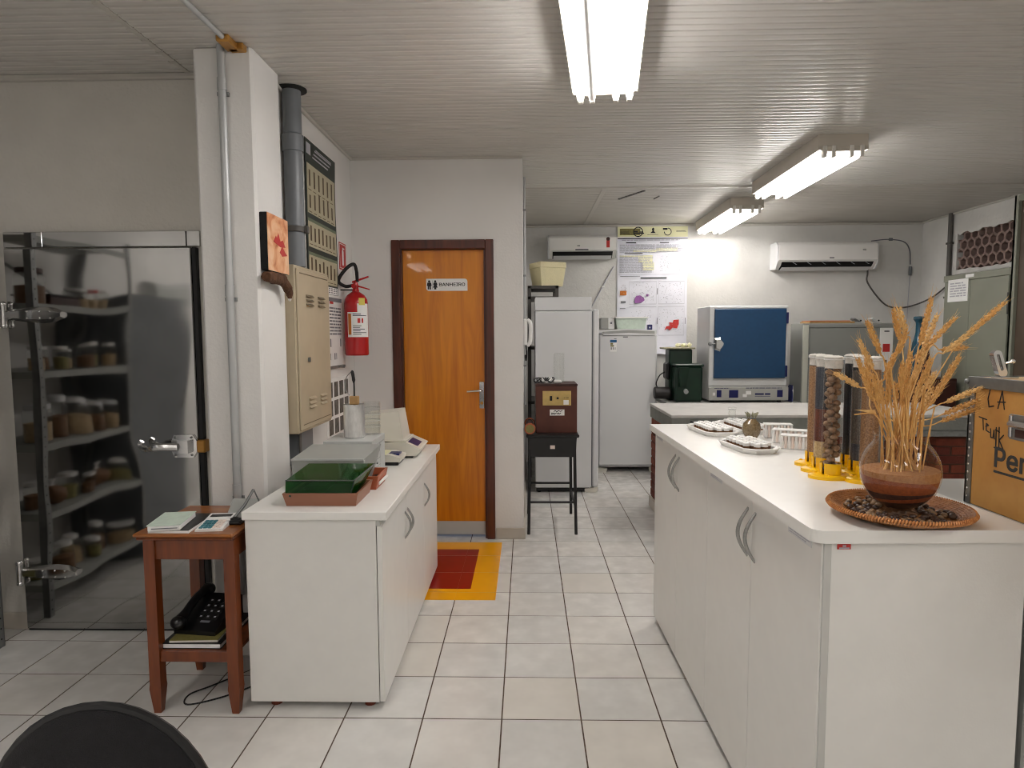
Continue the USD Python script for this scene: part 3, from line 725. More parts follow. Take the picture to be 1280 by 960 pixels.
cardn = thing('photo_card_rack', 'white pocket sheet of small grey photographs low on the side wall', 'photo sheet', (SIDE + 0.004, 4.08, 0.80))
obj('sheet', bx(SIDE, SIDE + 0.004, 3.84, 4.33, 0.80, 1.185, 0.001), 'paper', cardn)
for r_ in range(3):
    for c_ in range(4):
        obj('photograph', face(bx(0.03 + c_ * 0.115, 0.03 + c_ * 0.115 + 0.085, 0.035 + r_ * 0.115, 0.13 + r_ * 0.115, 0, 0.001), (SIDE + 0.004, 3.84, 0.80), '+x'), 'photo_grey', cardn, False)

# fire extinguisher
ex = thing('fire_extinguisher', 'red fire extinguisher with white label hanging beside the washroom door', 'fire extinguisher', (-1.112, 4.20, 1.32))
EC = (-1.112, 4.20, 0)
obj('cylinder', lathe([(0.002, 1.32), (0.070, 1.32), (0.0765, 1.328), (0.0765, 1.655), (0.072, 1.685), (0.055, 1.712), (0.032, 1.728), (0.022, 1.735), (0.022, 1.748), (0.002, 1.748)], EC, 48), 'red_paint', ex)
def wrap(a0, a1, z0, z1, r, n=14):
    a = np.radians(np.linspace(a0, a1, n)); v = []
    for t_ in a:
        for rr in (r, r + 0.0006):
            v += [(EC[0] + rr * math.cos(t_), EC[1] + rr * math.sin(t_), z0), (EC[0] + rr * math.cos(t_), EC[1] + rr * math.sin(t_), z1)]
    f = []
    for i in range(n - 1):
        b, c = 4 * i, 4 * i + 4
        f += [(b + 2, c + 2, c + 3), (b + 2, c + 3, b + 3), (b, c + 1, c), (b, b + 1, c + 1)]
    return trimesh.Trimesh(np.array(v), np.array(f), process=False)
lb = obj('label', [wrap(-120, -5, 1.44, 1.60, 0.0768), wrap(-70, -5, 1.60, 1.655, 0.0768)], 'paper', ex)
obj('yellow_tag', wrap(-62, -30, 1.645, 1.69, 0.0775), 'yellow_print', ex)
obj('orange_panel', wrap(-116, -100, 1.455, 1.59, 0.0776), 'orange_print', lb)
obj('red_symbol', [wrap(-70, -57, 1.53, 1.56, 0.0776), wrap(-50, -42, 1.53, 1.56, 0.0776)], 'red_print', lb)
rng = random.Random(8)
obj('print', [wrap(-92, -92 + rng.uniform(30, 70), z, z + 0.005, 0.0776) for z in (1.455, 1.466, 1.477, 1.488, 1.499, 1.51, 1.575, 1.585)], 'ink_soft', lb)
obj('valve', [lathe([(0.002, 1.748), (0.018, 1.748), (0.018, 1.775), (0.012, 1.80), (0.002, 1.80)], EC, 16), cyl((EC[0], EC[1] - 0.02, 1.768), (EC[0], EC[1] - 0.045, 1.768), 0.016, 16)], 'red_paint', ex)
obj('handle', [hull([(EC[0] + x, EC[1] + q, z) for x, z in ((-0.02, 1.79), (0.085, 1.825), (0.085, 1.835), (-0.02, 1.802)) for q in (-0.009, 0.009)]), hull([(EC[0] + x, EC[1] + q, z) for x, z in ((0.0, 1.768), (0.09, 1.745), (0.09, 1.753), (0.0, 1.78)) for q in (-0.009, 0.009)])], 'red_paint', ex)
obj('hose', tube(smooth_curve([(EC[0] - 0.012, EC[1], 1.775), (EC[0] - 0.06, EC[1] - 0.03, 1.768), (EC[0] - 0.088, EC[1] - 0.08, 1.80), (EC[0] - 0.04, EC[1] - 0.085, 1.87), (EC[0] + 0.005, EC[1] - 0.06, 1.905), (EC[0] + 0.015, EC[1] - 0.03, 1.87), (EC[0] + 0.012, EC[1], 1.80)], 48), 0.011, 10), 'black_rubber', ex)
obj('wall_hook', bx(SIDE, EC[0] - 0.01, EC[1] - 0.012, EC[1] + 0.012, 1.742, 1.75, 0.002), 'black_steel', ex)

# ------------------------------------------------------------------ low white counter on the left
CZ = 0.785
lc = thing('low_counter', 'low white laminate counter with three doors beside the washroom', 'counter', (-0.81, 3.12, 0))
CX0, CX1, CY0, CY1 = -1.085, -0.532, 2.37, 3.88
obj('worktop', bx(CX0, CX1, CY0, CY1, CZ - 0.033, CZ, 0.003), 'laminate_top', lc)
DXF = CX1 - 0.022      # front face of the doors
obj('end_panel', bx(CX0 + 0.006, DXF - 0.022, CY0 + 0.015, CY0 + 0.033, 0.028, CZ - 0.033, 0.001), 'laminate', lc)
obj('end_panel', bx(CX0 + 0.006, DXF - 0.022, CY1 - 0.033, CY1 - 0.015, 0.028, CZ - 0.033, 0.001), 'laminate', lc)
obj('carcass', bx(CX0 + 0.006, DXF - 0.03, CY0 + 0.033, CY1 - 0.033, 0.03, CZ - 0.034), 'laminate_edge', lc)
def arc_handle(x, y0, z0, z1, out, sgn=1, r=0.005):
    """A bow handle standing out along x."""
    pts = [(x + out * math.sin(PI * k / 14), y0, z0 + (z1 - z0) * k / 14) for k in range(15)]
    return tube(pts, [r * (0.8 + 0.35 * math.sin(PI * k / 14)) for k in range(15)], 10)
dl = (CY1 - CY0 - 0.03) / 3
for k in range(3):
    a = CY0 + 0.015 + k * dl
    d_ = obj('door', bx(DXF - 0.019, DXF, a + 0.0015, a + dl - 0.0015, 0.03, CZ - 0.06, 0.0012), 'laminate', lc)
    hy = a + dl - 0.03 if k == 0 else a + 0.03
    obj('handle', arc_handle(DXF - 0.001, hy, 0.53, 0.655, 0.028), 'brushed', d_)
obj('top_rail', bx(DXF - 0.022, DXF - 0.006, CY0 + 0.015, CY1 - 0.015, CZ - 0.058, CZ - 0.033), 'laminate_edge', lc)
for x in (CX0 + 0.09, CX1 - 0.09):
    for q in (CY0 + 0.06, CY1 - 0.06):
        obj('foot', cyl((x, q, 0.0), (x, q, 0.03), 0.022, 16), 'foot_wood', lc)

# green-lidded box
gb = thing('green_lidded_box', 'copper-brown instrument base with dark green transparent lid at the counter end', 'instrument case', (-0.81, 2.56, CZ))
def tray_base(x0, x1, y0, y1, z0, z1, t=0.006):
    o = hull([(x0 + 0.012, y0 + 0.012, z0), (x1 - 0.012, y0 + 0.012, z0), (x1 - 0.012, y1 - 0.012, z0), (x0 + 0.012, y1 - 0.012, z0), (x0, y0, z1), (x1, y0, z1), (x1, y1, z1), (x0, y1, z1)])
    i = hull([(x0 + 0.02, y0 + 0.02, z0 + t), (x1 - 0.02, y0 + 0.02, z0 + t), (x1 - 0.02, y1 - 0.02, z0 + t), (x0 + 0.02, y1 - 0.02, z0 + t), (x0 + t, y0 + t, z1 + 0.01), (x1 - t, y0 + t, z1 + 0.01), (x1 - t, y1 - t, z1 + 0.01), (x0 + t, y1 - t, z1 + 0.01)])
    return cut(o, i)
obj('base', tray_base(-0.955, -0.658, 2.445, 2.69, CZ, CZ + 0.052), 'copper_plastic', gb)
obj('instrument', [bx(-0.925, -0.70, 2.475, 2.66, CZ + 0.006, CZ + 0.042, 0.006), bx(-0.90, -0.80, 2.52, 2.64, CZ + 0.042, CZ + 0.062, 0.01)], 'mech_green', gb)
lid_o = [(-0.946, 2.454, CZ + 0.04), (-0.69, 2.454, CZ + 0.04), (-0.69, 2.68, CZ + 0.04), (-0.946, 2.68, CZ + 0.04), (-0.945, 2.46, CZ + 0.100), (-0.675, 2.46, CZ + 0.100), (-0.64, 2.66, CZ + 0.128), (-0.92, 2.66, CZ + 0.128)]
obj('green_lid', hull(lid_o), 'green_acrylic', gb)
obj('lid_edge', [tube([lid_o[5], lid_o[6]], 0.003, 6), tube([lid_o[1], lid_o[5]], 0.003, 6), tube([lid_o[4], lid_o[5]], 0.003, 6), ball((-0.925, 2.449, CZ + 0.042), 0.005, 1)], 'mech_green', gb)
# the same kind of case behind it with a grey lid, standing on an orange base
gc = thing('grey_lidded_box', 'grey instrument cover on an orange-brown base behind the green lid', 'instrument case', (-0.83, 2.80, CZ))
obj('base', tray_base(-0.975, -0.640, 2.71, 2.905, CZ, CZ + 0.06), 'orange_plastic', gc)
obj('grey_cover', hull([(-1.01, 2.715, CZ + 0.02), (-0.71, 2.715, CZ + 0.02), (-0.71, 2.90, CZ + 0.02), (-1.01, 2.90, CZ + 0.02), (-1.015, 2.715, CZ + 0.135), (-0.70, 2.715, CZ + 0.135), (-0.665, 2.89, CZ + 0.17), (-0.98, 2.89, CZ + 0.17)]), 'grey_metal', gc)
obj('cover_rim', [bx(-1.016, -0.70, 2.711, 2.716, CZ + 0.127, CZ + 0.136, 0.001), tube([(-0.70, 2.716, CZ + 0.13), (-0.708, 2.716, CZ + 0.02)], 0.004, 6)], 'grey_light', gc)
obj('inner_well', bx(-0.70, -0.655, 2.725, 2.89, CZ + 0.006, CZ + 0.03), 'black_plastic', gc)
obj('white_strip', bx(-0.642, -0.638, 2.73, 2.89, CZ + 0.02, CZ + 0.032), 'paper', gc)

# grey drawer cabinet with the beakers
dc = thing('small_drawer_cabinet', 'small grey drawer cabinet carrying two glass jars on the low counter', 'drawer cabinet', (-0.82, 3.05, CZ))
GX0, GX1, GY0, GY1, GZ = -0.94, -0.718, 2.925, 3.19, 0.962
obj('body', bx(GX0, GX1, GY0, GY1, CZ, GZ - 0.012, 0.003), 'grey_metal', dc)
obj('top_lip', bx(GX0 - 0.002, GX1 + 0.003, GY0 - 0.002, GY1 + 0.002, GZ - 0.03, GZ, 0.002), 'grey_light', dc)
for k in range(4):
    d_ = obj('drawer', bx(GX1 - 0.002, GX1 + 0.004, GY0 + 0.01, GY0 + 0.15, CZ + 0.01 + k * 0.034, CZ + 0.04 + k * 0.034, 0.001), 'grey_light', dc)
    obj('knob', ball((GX1 + 0.006, GY0 + 0.08, CZ + 0.025 + k * 0.034), 0.005, 1), 'zinc', d_)
obj('side_plate', bx(GX1 - 0.002, GX1 + 0.003, GY0 + 0.158, GY1 - 0.004, CZ + 0.004, GZ - 0.032, 0.001), 'grey_light', dc)
def cup(r, h, at, t=0.003, n=40, lip=0.0):
    return lathe([(0.001, 0.0), (r - 0.004, 0.0), (r, 0.004), (r, h - 0.002), (r + lip, h), (r + lip - t, h), (r - t, h - 0.004), (r - t, 0.006), (0.001, 0.006)], at, n)
bk1 = thing('silvery_beaker', 'large silvery jar in front, holding the dark-handled brush', 'beaker', (-0.829, 3.05, GZ))
obj('glass_wall', cup(0.050, 0.160, (-0.829, 3.05, GZ)), 'silver_jar', bk1)
bk2 = thing('clear_beaker', 'clear glass jar standing behind the silvery one', 'beaker', (-0.765, 3.135, GZ))
obj('glass_wall', cup(0.042, 0.162, (-0.765, 3.135, GZ), lip=0.003), 'clear_glass', bk2)
obj('band', [lathe([(0.0425, z), (0.0430, z + 0.001), (0.0430, z + 0.003), (0.0425, z + 0.004)], (-0.765, 3.135, GZ), 32, False) for z in (0.04, 0.07, 0.1, 0.13)], 'frosted', bk2)
br = thing('brush', 'cork-blocked brush with thin black handle standing in the silvery jar', 'brush', (-0.829, 3.06, GZ + 0.007))
obj('block', bx(-0.850, -0.808, 3.045, 3.075, GZ + 0.157, GZ + 0.198, 0.003), 'cork', br)
obj('shaft', cyl((-0.829, 3.06, GZ + 0.0065), (-0.829, 3.06, GZ + 0.158), 0.006, 10), 'dark_wood', br)
obj('handle', tube(smooth_curve([(-0.829, 3.06, GZ + 0.197), (-0.829, 3.06, GZ + 0.26), (-0.835, 3.06, GZ + 0.31), (-0.842, 3.06, GZ + 0.315)], 14), [0.004] * 5 + [0.008] * 6 + [0.004] * (len(smooth_curve([(0, 0, 0), (0, 0, 1), (0, 1, 1), (1, 1, 1)], 14)) - 11), 10), 'black_plastic', br)
obj('wire_loop', tube(smooth_curve([(-0.842, 3.06, GZ + 0.314), (-0.866, 3.06, GZ + 0.285), (-0.872, 3.06, GZ + 0.23), (-0.85, 3.06, GZ + 0.20)], 14), 0.0022, 6), 'zinc', br)

# two scales
sc = thing('precision_balance', 'beige laboratory balance with tall covered weighing chamber', 'scale', (-0.77, 3.56, CZ))
obj('base', hull([(x, q, z) for q in (3.43, 3.70) for x, z in ((-0.93, CZ + 0.012), (-0.93, CZ + 0.075), (-0.70, CZ + 0.075), (-0.66, CZ + 0.088), (-0.575, CZ + 0.05), (-0.60, CZ + 0.012))]), 'off_white', sc)
obj('foot_plate', bx(-0.92, -0.62, 3.44, 3.69, CZ, CZ + 0.02, 0.003), 'black_plastic', sc)
obj('display', hull([(x, q, z) for q in (3.47, 3.62) for x, z in ((-0.651, CZ + 0.0845), (-0.597, CZ + 0.0603), (-0.600, CZ + 0.058), (-0.655, CZ + 0.080))]), 'navy', sc)
obj('weighing_pan', lathe([(0.001, CZ + 0.076), (0.075, CZ + 0.076), (0.08, CZ + 0.082), (0.075, CZ + 0.088), (0.001, CZ + 0.088)], (-0.80, 3.565, 0), 32), 'brushed', sc)
cv = obj('draught_cover', hull([(-0.905, 3.46, CZ + 0.088), (-0.675, 3.46, CZ + 0.088), (-0.675, 3.67, CZ + 0.088), (-0.905, 3.67, CZ + 0.088), (-0.89, 3.475, CZ + 0.232), (-0.70, 3.475, CZ + 0.252), (-0.70, 3.66, CZ + 0.252), (-0.89, 3.66, CZ + 0.232)]), 'off_white', sc)
obj('cover_rim', [bx(-0.91, -0.655, 3.452, 3.462, CZ + 0.088, CZ + 0.094, 0.001), bx(-0.68, -0.655, 3.455, 3.675, CZ + 0.088, CZ + 0.096, 0.002)], 'off_white', cv)
obj('cover_screw', ball((-0.80, 3.461, CZ + 0.13), 0.004, 1), 'ink', cv)
s2 = thing('pocket_scale', 'small flat yellowish scale in front of the covered balance', 'scale', (-0.73, 3.305, CZ))
obj('foot_plate', bx(-0.80, -0.658, 3.235, 3.375, CZ, CZ + 0.02, 0.004), 'black_plastic', s2)
obj('casing', hull([(x, q, z) for q in (3.23, 3.38) for x, z in ((-0.81, CZ + 0.018), (-0.81, CZ + 0.055), (-0.70, CZ + 0.055), (-0.645, CZ + 0.04), (-0.65, CZ + 0.018))]), 'off_white', s2)
obj('display', bx(-0.715, -0.66, 3.27, 3.34, CZ + 0.046, CZ + 0.0555, 0.001), 'navy', s2)
obj('yellow_panel', bx(-0.80, -0.72, 3.24, 3.37, CZ + 0.055, CZ + 0.057, 0.0005), 'pale_yellow', s2)

# ------------------------------------------------------------------ telephone table
TXa, TXb, TYa, TYb, TZ = -1.475, -1.094, 2.315, 2.725, 0.715
tb = thing('telephone_table', 'small reddish wooden side table with lower shelf by the cold-room door', 'side table', (-1.285, 2.52, 0))
obj('tabletop', bx(TXa, TXb, TYa, TYb, TZ - 0.014, TZ, 0.005), 'table_top_wood', tb)
obj('top_moulding', bx(TXa + 0.008, TXb - 0.006, TYa + 0.008, TYb - 0.008, TZ - 0.027, TZ - 0.014, 0.004), 'table_wood', tb)
for x0, x1, y0, y1 in ((TXa + 0.05, TXb - 0.035, TYa + 0.032, TYa + 0.05), (TXa + 0.05, TXb - 0.035, TYb - 0.05, TYb - 0.032), (TXa + 0.035, TXa + 0.052, TYa + 0.05, TYb - 0.05), (TXb - 0.035, TXb - 0.018, TYa + 0.05, TYb - 0.05)):
    obj('apron', bx(x0, x1, y0, y1, TZ - 0.107, TZ - 0.027, 0.002), 'table_wood', tb)
for x in (TXa + 0.047, TXb - 0.03):
    for q in (TYa + 0.045, TYb - 0.045):
        lg = [hull([(x + sx * a, q + sy * a, z) for sx in (-1, 1) for sy in (-1, 1) for a, z in ((0.021, TZ - 0.028), (0.021, 0.23), (0.0205, 0.22), (0.0205, 0.205), (0.021, 0.12))]),
              hull([(x + sx * a, q + sy * a, z) for sx in (-1, 1) for sy in (-1, 1) for a, z in ((0.021, 0.1201), (0.0225, 0.10), (0.013, 0.0))])]
        obj('leg', lg, 'table_wood', tb)
obj('lower_shelf', bx(TXa + 0.035, TXb - 0.02, TYa + 0.04, TYb - 0.04, 0.232, 0.248, 0.003), 'table_wood', tb)
obj('shelf_rail', bx(TXa + 0.068, TXb - 0.05, TYa + 0.032, TYa + 0.046, 0.205, 0.247, 0.002), 'table_wood', tb)

nb = thing('black_notebook', 'flat black desk notebook with pale edge under the booklet', 'notebook', (-1.36, 2.45, TZ), 0, world=False)
obj('cover', hull([(x, q, z) for x, q in ((-0.06, -0.115), (0.09, -0.115), (0.075, 0.115), (-0.09, 0.115)) for z in (0.008, 0.0105)]), 'black_plastic', nb)
obj('page_block', hull([(x, q, z) for x, q in ((-0.062, -0.12), (0.093, -0.12), (0.078, 0.117), (-0.092, 0.117)) for z in (0.0, 0.008)]), 'paper', nb)
bo = thing('mint_booklet', 'thick pale mint booklet lying on the black notebook', 'booklet', (-1.375, 2.41, TZ + 0.0105), 0.18, world=False)
obj('page_block', bx(-0.055, 0.06, -0.09, 0.09, 0.0, 0.02, 0.003), 'paper', bo)
obj('cover', bx(-0.057, 0.062, -0.092, 0.092, 0.02, 0.024, 0.001), 'mint', bo)
obj('spine_line', bx(-0.04, 0.05, -0.0935, -0.089, 0.009, 0.0115), 'ink_soft', bo)
ca = thing('calculator', 'white pocket calculator with teal keys on the side table', 'calculator', (-1.212, 2.435, TZ), 0.12, world=False)
obj('casing', hull([(x, q, z) for x in (-0.05, 0.05) for q, z in ((-0.085, 0.0), (-0.085, 0.008), (0.085, 0.0), (0.085, 0.024))]), 'white_plastic', ca)
def calc_z(q): return 0.016 + 0.016 * q / 0.17
obj('screen', hull([(x, q, calc_z(q) + dz) for x in (-0.04, 0.04) for q in (0.045, 0.072) for dz in (-0.002, 0.0012)]), 'black_plastic', ca)
for m_, xs in (('teal_cover', (-0.035, -0.019, -0.003)), ('pinkish', (0.013, 0.029))):
    for x in xs:
        for q in (-0.066, -0.045, -0.024, -0.003):
            obj('key', hull([(x + a - 0.005, q + b - 0.007, calc_z(q + b) + dz) for a in (0, 0.013) for b in (0, 0.015) for dz in (-0.002, 0.0025)]), m_, ca, False)
ho = thing('wire_document_stand', 'grey metal document stand propped at the back of the side table', 'stand', (-1.14, 2.55, TZ))
obj('slanted_arm', tube([(-1.165, 2.47, TZ + 0.012), (-1.13, 2.50, TZ + 0.06), (-1.103, 2.53, TZ + 0.118)], 0.006, 8), 'zinc', ho)
obj('plate', hull([(x, q, z) for x, q, z in ((-1.225, 2.54, TZ), (-1.115, 2.54, TZ), (-1.225, 2.61, TZ + 0.06), (-1.115, 2.61, TZ + 0.06), (-1.225, 2.546, TZ), (-1.115, 2.546, TZ), (-1.225, 2.614, TZ + 0.056), (-1.115, 2.614, TZ + 0.056))]), 'grey_metal', ho)
obj('wire_prop', tube([(-1.103, 2.53, TZ + 0.118), (-1.103, 2.62, TZ + 0.005)], 0.003, 6), 'zinc', ho)
obj('black_foot', [bx(-1.185, -1.115, 2.43, 2.49, TZ, TZ + 0.016, 0.006), ball((-1.15, 2.46, TZ + 0.016), (0.02, 0.015, 0.008))], 'black_rubber', ho)

bd = thing('telephone_directory', 'large black-covered album on the lower shelf under the telephone', 'book', (-1.28, 2.50, 0.248), 0, world=False)
obj('cover', [bx(-0.13, 0.10, -0.135, 0.145, 0.0, 0.003), bx(-0.13, 0.10, -0.135, 0.145, 0.019, 0.022, 0.001), bx(-0.132, -0.129, -0.135, 0.145, 0.0, 0.022)], 'black_plastic', bd)
obj('page_block', bx(-0.128, 0.095, -0.132, 0.14, 0.003, 0.019), 'paper', bd)
mg = thing('magazine', 'thin green and brown magazine between album and telephone', 'magazine', (-1.29, 2.50, 0.270), 0.05, world=False)
obj('pages', bx(-0.10, 0.085, -0.125, 0.125, 0.0, 0.008), 'off_white', mg)
obj('cover', bx(-0.10, 0.086, -0.126, 0.126, 0.008, 0.010), 'jar_fill_olive', mg)
TPZ = 0.280
tp = thing('telephone', 'black desk telephone with handset on the lower shelf', 'telephone', (-1.30, 2.51, TPZ), -0.12, world=False)
obj('base', hull([(x, q, z) for x in (-0.085, 0.09) for q, z in ((-0.095, 0.0), (-0.095, 0.016), (-0.06, 0.03), (0.09, 0.095), (0.105, 0.085), (0.105, 0.0))]), 'black_plastic', tp)
def tz(q): return 0.03 + (q + 0.06) * 0.065 / 0.15
for r_ in range(4):
    for c_ in range(3):
        q = -0.03 + r_ * 0.026; x = -0.01 + c_ * 0.03
        k_ = obj('key', hull([(x + a, q + b, tz(q + b) + dz) for a in (-0.011, 0.011) for b in (-0.009, 0.009) for dz in (-0.002, 0.004)]), 'black_rubber', tp, False)
        obj('key_digit', hull([(x + a, q + b, tz(q + b) + 0.0042 + dz) for a in (-0.004, 0.004) for b in (-0.003, 0.003) for dz in (0, 0.0006)]), 'ink_pale', k_, False)
obj('makers_plate', hull([(x, q, tz(q) + dz) for x in (0.0, 0.04) for q in (-0.055, -0.045) for dz in (-0.001, 0.001)]), 'ink_soft', tp, False)
hs = smooth_curve([(-0.06, -0.11, 0.045), (-0.06, -0.06, 0.065), (-0.055, 0.0, 0.10), (-0.052, 0.05, 0.112), (-0.05, 0.09, 0.112)], 20)
obj('handset', [tube(hs, np.interp(np.linspace(0, 1, len(hs)), [0, 0.12, 0.3, 0.7, 0.88, 1], [0.022, 0.024, 0.017, 0.017, 0.025, 0.022]), 14), ball(tuple(hs[1]), (0.03, 0.028, 0.026)), ball(tuple(hs[-2]), (0.03, 0.028, 0.026))], 'black_plastic', tp)
wr = thing('telephone_cable', 'loose dark cable looping on the floor behind the side table', 'cable', (-1.25, 2.5, 0))
obj('cable', tube(smooth_curve([(-1.13, 2.71, 0.22), (-1.125, 2.76, 0.10), (-1.17, 2.72, 0.006), (-1.30, 2.55, 0.004), (-1.37, 2.47, 0.004), (-1.34, 2.40, 0.004), (-1.22, 2.46, 0.004), (-1.13, 2.56, 0.004), (-1.16, 2.66, 0.004)], 60), 0.0032, 6), 'black_rubber', wr)

# ------------------------------------------------------------------ chair in the foreground
ch = thing('office_chair', 'black upholstered chair with a rounded rimmed back in the near left corner', 'chair', (-0.692, 1.13, 0), 0.0, world=False)
def shell(scale, y_off, thick):
    A, B, n = 0.19 * scale, 0.205 * scale, 40
    zc = 0.646
    out, front, back = [], [], []
    ring = [(A * math.cos(2 * PI * k / n), (B if math.sin(2 * PI * k / n) > 0 else B * 0.75) * math.sin(2 * PI * k / n)) for k in range(n)]
    v, f = [], []
    for s in (0, thick):
        for fr in (0.0, 0.35, 0.7, 0.92, 1.0):
            for x, z in ring:
                X, Z = x * fr, z * fr
                q = -0.18 + y_off + 0.35 * X * X + 0.10 * (Z / B) ** 2 * 0.2
                edge = 0.0 if fr < 1 else thick * 0.25
                v.append((X, q + (s - edge if s else edge), zc + Z))
    for s in (0, 1):
        for r_ in range(4):
            for k in range(n):
                a = s * 5 * n + r_ * n + k; b = s * 5 * n + r_ * n + (k + 1) % n; c = b + n; d = a + n
                f += [(a, b, c), (a, c, d)] if s == 0 else [(a, c, b), (a, d, c)]
    for k in range(n):
        a, b = 4 * n + k, 4 * n + (k + 1) % n; c, d = b + 5 * n, a + 5 * n
        f += [(a, c, b), (a, d, c)]
    rim = [(A * 1.005 * math.cos(2 * PI * k / n), -0.18 + y_off + thick * 0.5 + 0.35 * (A * math.cos(2 * PI * k / n)) ** 2 + 0.02 * math.sin(2 * PI * k / n) ** 2, zc + (B if math.sin(2 * PI * k / n) > 0 else B * 0.75) * 1.005 * math.sin(2 * PI * k / n)) for k in range(n + 1)]
    return trimesh.Trimesh(np.array(v), np.array(f), process=False), tube(rim, 0.0085, 8)
sh, rim = shell(1.0, 0.0, 0.03)
bkp = obj('backrest', sh, 'black_fabric', ch)
obj('rim', rim, 'black_plastic', bkp)
obj('seat', hull([(0.21 * math.cos(a) * s, 0.06 + 0.21 * math.sin(a) * s, z) for a in np.arange(24) * PI / 12 for s, z in ((0.92, 0.40), (1.0, 0.42), (1.0, 0.44), (0.9, 0.46))]), 'black_fabric', ch)
obj('back_stem', tube(smooth_curve([(0, -0.17, 0.60), (0, -0.21, 0.48), (0, -0.10, 0.39), (0, 0.04, 0.39)], 20), 0.016, 10), 'black_steel', ch)
obj('gas_column', lathe([(0.03, 0.07), (0.03, 0.25), (0.018, 0.25), (0.018, 0.40)], (0, 0.04, 0), 16), 'black_steel', ch)
for k in range(5):
    a = k * 2 * PI / 5 + 0.3
    e = (0.25 * math.cos(a), 0.04 + 0.25 * math.sin(a))
    lg = obj('leg', tube([(0, 0.04, 0.09), (e[0], e[1], 0.062)], [0.02, 0.013], 8), 'black_plastic', ch)
    obj('castor', [cyl((e[0] - 0.012, e[1], 0.026), (e[0] + 0.012, e[1], 0.026), 0.026, 14), cyl((e[0], e[1], 0.03), (e[0], e[1], 0.06), 0.006, 8)], 'black_rubber', lg)

# ------------------------------------------------------------------ tall white counter on the right (local frame: front left corner of its top)
RA = math.radians(1.3)
RO = np.array([0.655, 1.452, 0.0])
def rc_world(x, y, z):
    return (RO[0] + x * math.cos(RA) - y * math.sin(RA), RO[1] + x * math.sin(RA) + y * math.cos(RA), z)
RH, RW, RL = 1.0, 0.508, 1.76
rc = thing('tall_counter', 'tall white laminate counter with four doors carrying the wheat bowl and seed tubes', 'counter', tuple(RO), RA, world=False)
topp = sbox(0, 0, RW, RL).difference(sbox(-1, -1, 0.03, 0.03)).union(Point(0.03, 0.03).buffer(0.03))
tm = cut(move(prism(topp, 0.030), (0, 0, RH - 0.030)), bx(-1, -0.5, -1, -0.5, 0, 1))
obj('worktop', tm, 'laminate_top', rc)
FX = 0.026
obj('end_panel', bx(FX + 0.020, RW - 0.008, 0.016, 0.034, 0.02, RH - 0.030, 0.001), 'laminate', rc)
obj('end_panel', bx(FX + 0.020, RW - 0.008, RL - 0.034, RL - 0.016, 0.02, RH - 0.030, 0.001), 'laminate', rc)
obj('carcass', bx(FX + 0.026, RW - 0.008, 0.034, RL - 0.034, 0.03, RH - 0.031), 'laminate_edge', rc)
obj('plinth', bx(FX + 0.05, RW - 0.05, 0.04, RL - 0.04, 0.0, 0.03), 'plinth', rc)
obj('corner_strip', bx(FX + 0.004, FX + 0.022, 0.014, 0.022, 0.02, RH - 0.030, 0.001), 'laminate_edge', rc)
dl = (RL - 0.032) / 4
for k in range(4):
    a = 0.016 + k * dl
    d_ = obj('door', bx(FX, FX + 0.019, a + 0.0015, a + dl - 0.0015, 0.028, RH - 0.036, 0.0012), 'laminate', rc)
    hy = a + dl - 0.03 if k % 2 == 0 else a + 0.03
    obj('handle', arc_handle(FX + 0.001, hy, 0.775, 0.925, -0.032), 'brushed', d_)
    if k != 2:
        ly = a + (0.05 if k == 0 else dl - 0.16)
        tg = obj('paper_label', bx(FX - 0.0012, FX + 0.001, ly, ly + 0.13, RH - 0.062, RH - 0.044), 'white_plastic_b', d_)
        obj('print', face(lines_of_text(0.008, 0.003, 0.122, 0.015, 2, k, t=0.0005), (FX - 0.0012, ly + 0.13, RH - 0.062), '-x'), 'ink_pale', tg, False)
tg = obj('maker_sticker', bx(FX + 0.035, FX + 0.066, 0.0145, 0.0162, RH - 0.048, RH - 0.036), 'red_print', rc)
obj('sticker_print', face(quads([(0.004, 0.001, 0.028, 0.0045), (0.012, 0.006, 0.02, 0.010)], 0.0004), (FX + 0.035, 0.0145, RH - 0.048), '-y'), 'ink_pale', tg, False)

# steel cabinet beside it, carrying the big plywood case
gs = thing('grey_steel_cabinet', 'grey steel cabinet beside the tall counter under the plywood case', 'cabinet', (1.55, 1.75, 0))
obj('body', bx(1.182, 1.85, 1.50, 2.06, 0, 0.985, 0.006), 'grey_light', gs)
obj('corner_post', bx(1.180, 1.206, 1.492, 1.512, 0.0, 0.985, 0.004), 'grey_metal', gs)
obj('door', bx(1.215, 1.83, 1.490, 1.50, 0.06, 0.95, 0.003), 'grey_light', gs)
cs = thing('plywood_case', 'large plywood transit case with metal edges and dark lettering on the right', 'case', (1.48, 1.50, 0.986))
KX0, KX1, KY0, KY1, KZ0, KZ1 = 1.205, 1.75, 1.16, 1.765, 0.986, 1.330
obj('panels', bx(KX0, KX1, KY0, KY1, KZ0, KZ1 - 0.022, 0.002), 'plywood', cs)
obj('lid', bx(KX0 - 0.002, KX1 + 0.002, KY0 - 0.002, KY1 + 0.002, KZ1 - 0.022, KZ1, 0.002), 'plywood_top', cs)
obj('lid_profile', [bx(KX0 - 0.006, KX0 + 0.004, KY0 - 0.005, KY1 + 0.006, KZ1 - 0.027, KZ1 + 0.002, 0.001), bx(KX0 - 0.005, KX1 + 0.005, KY1 - 0.004, KY1 + 0.006, KZ1 - 0.027, KZ1 + 0.002, 0.001), ball((KX0 - 0.006, KY1 + 0.008, KZ1 - 0.012), 0.008, 1)], 'zinc', cs)
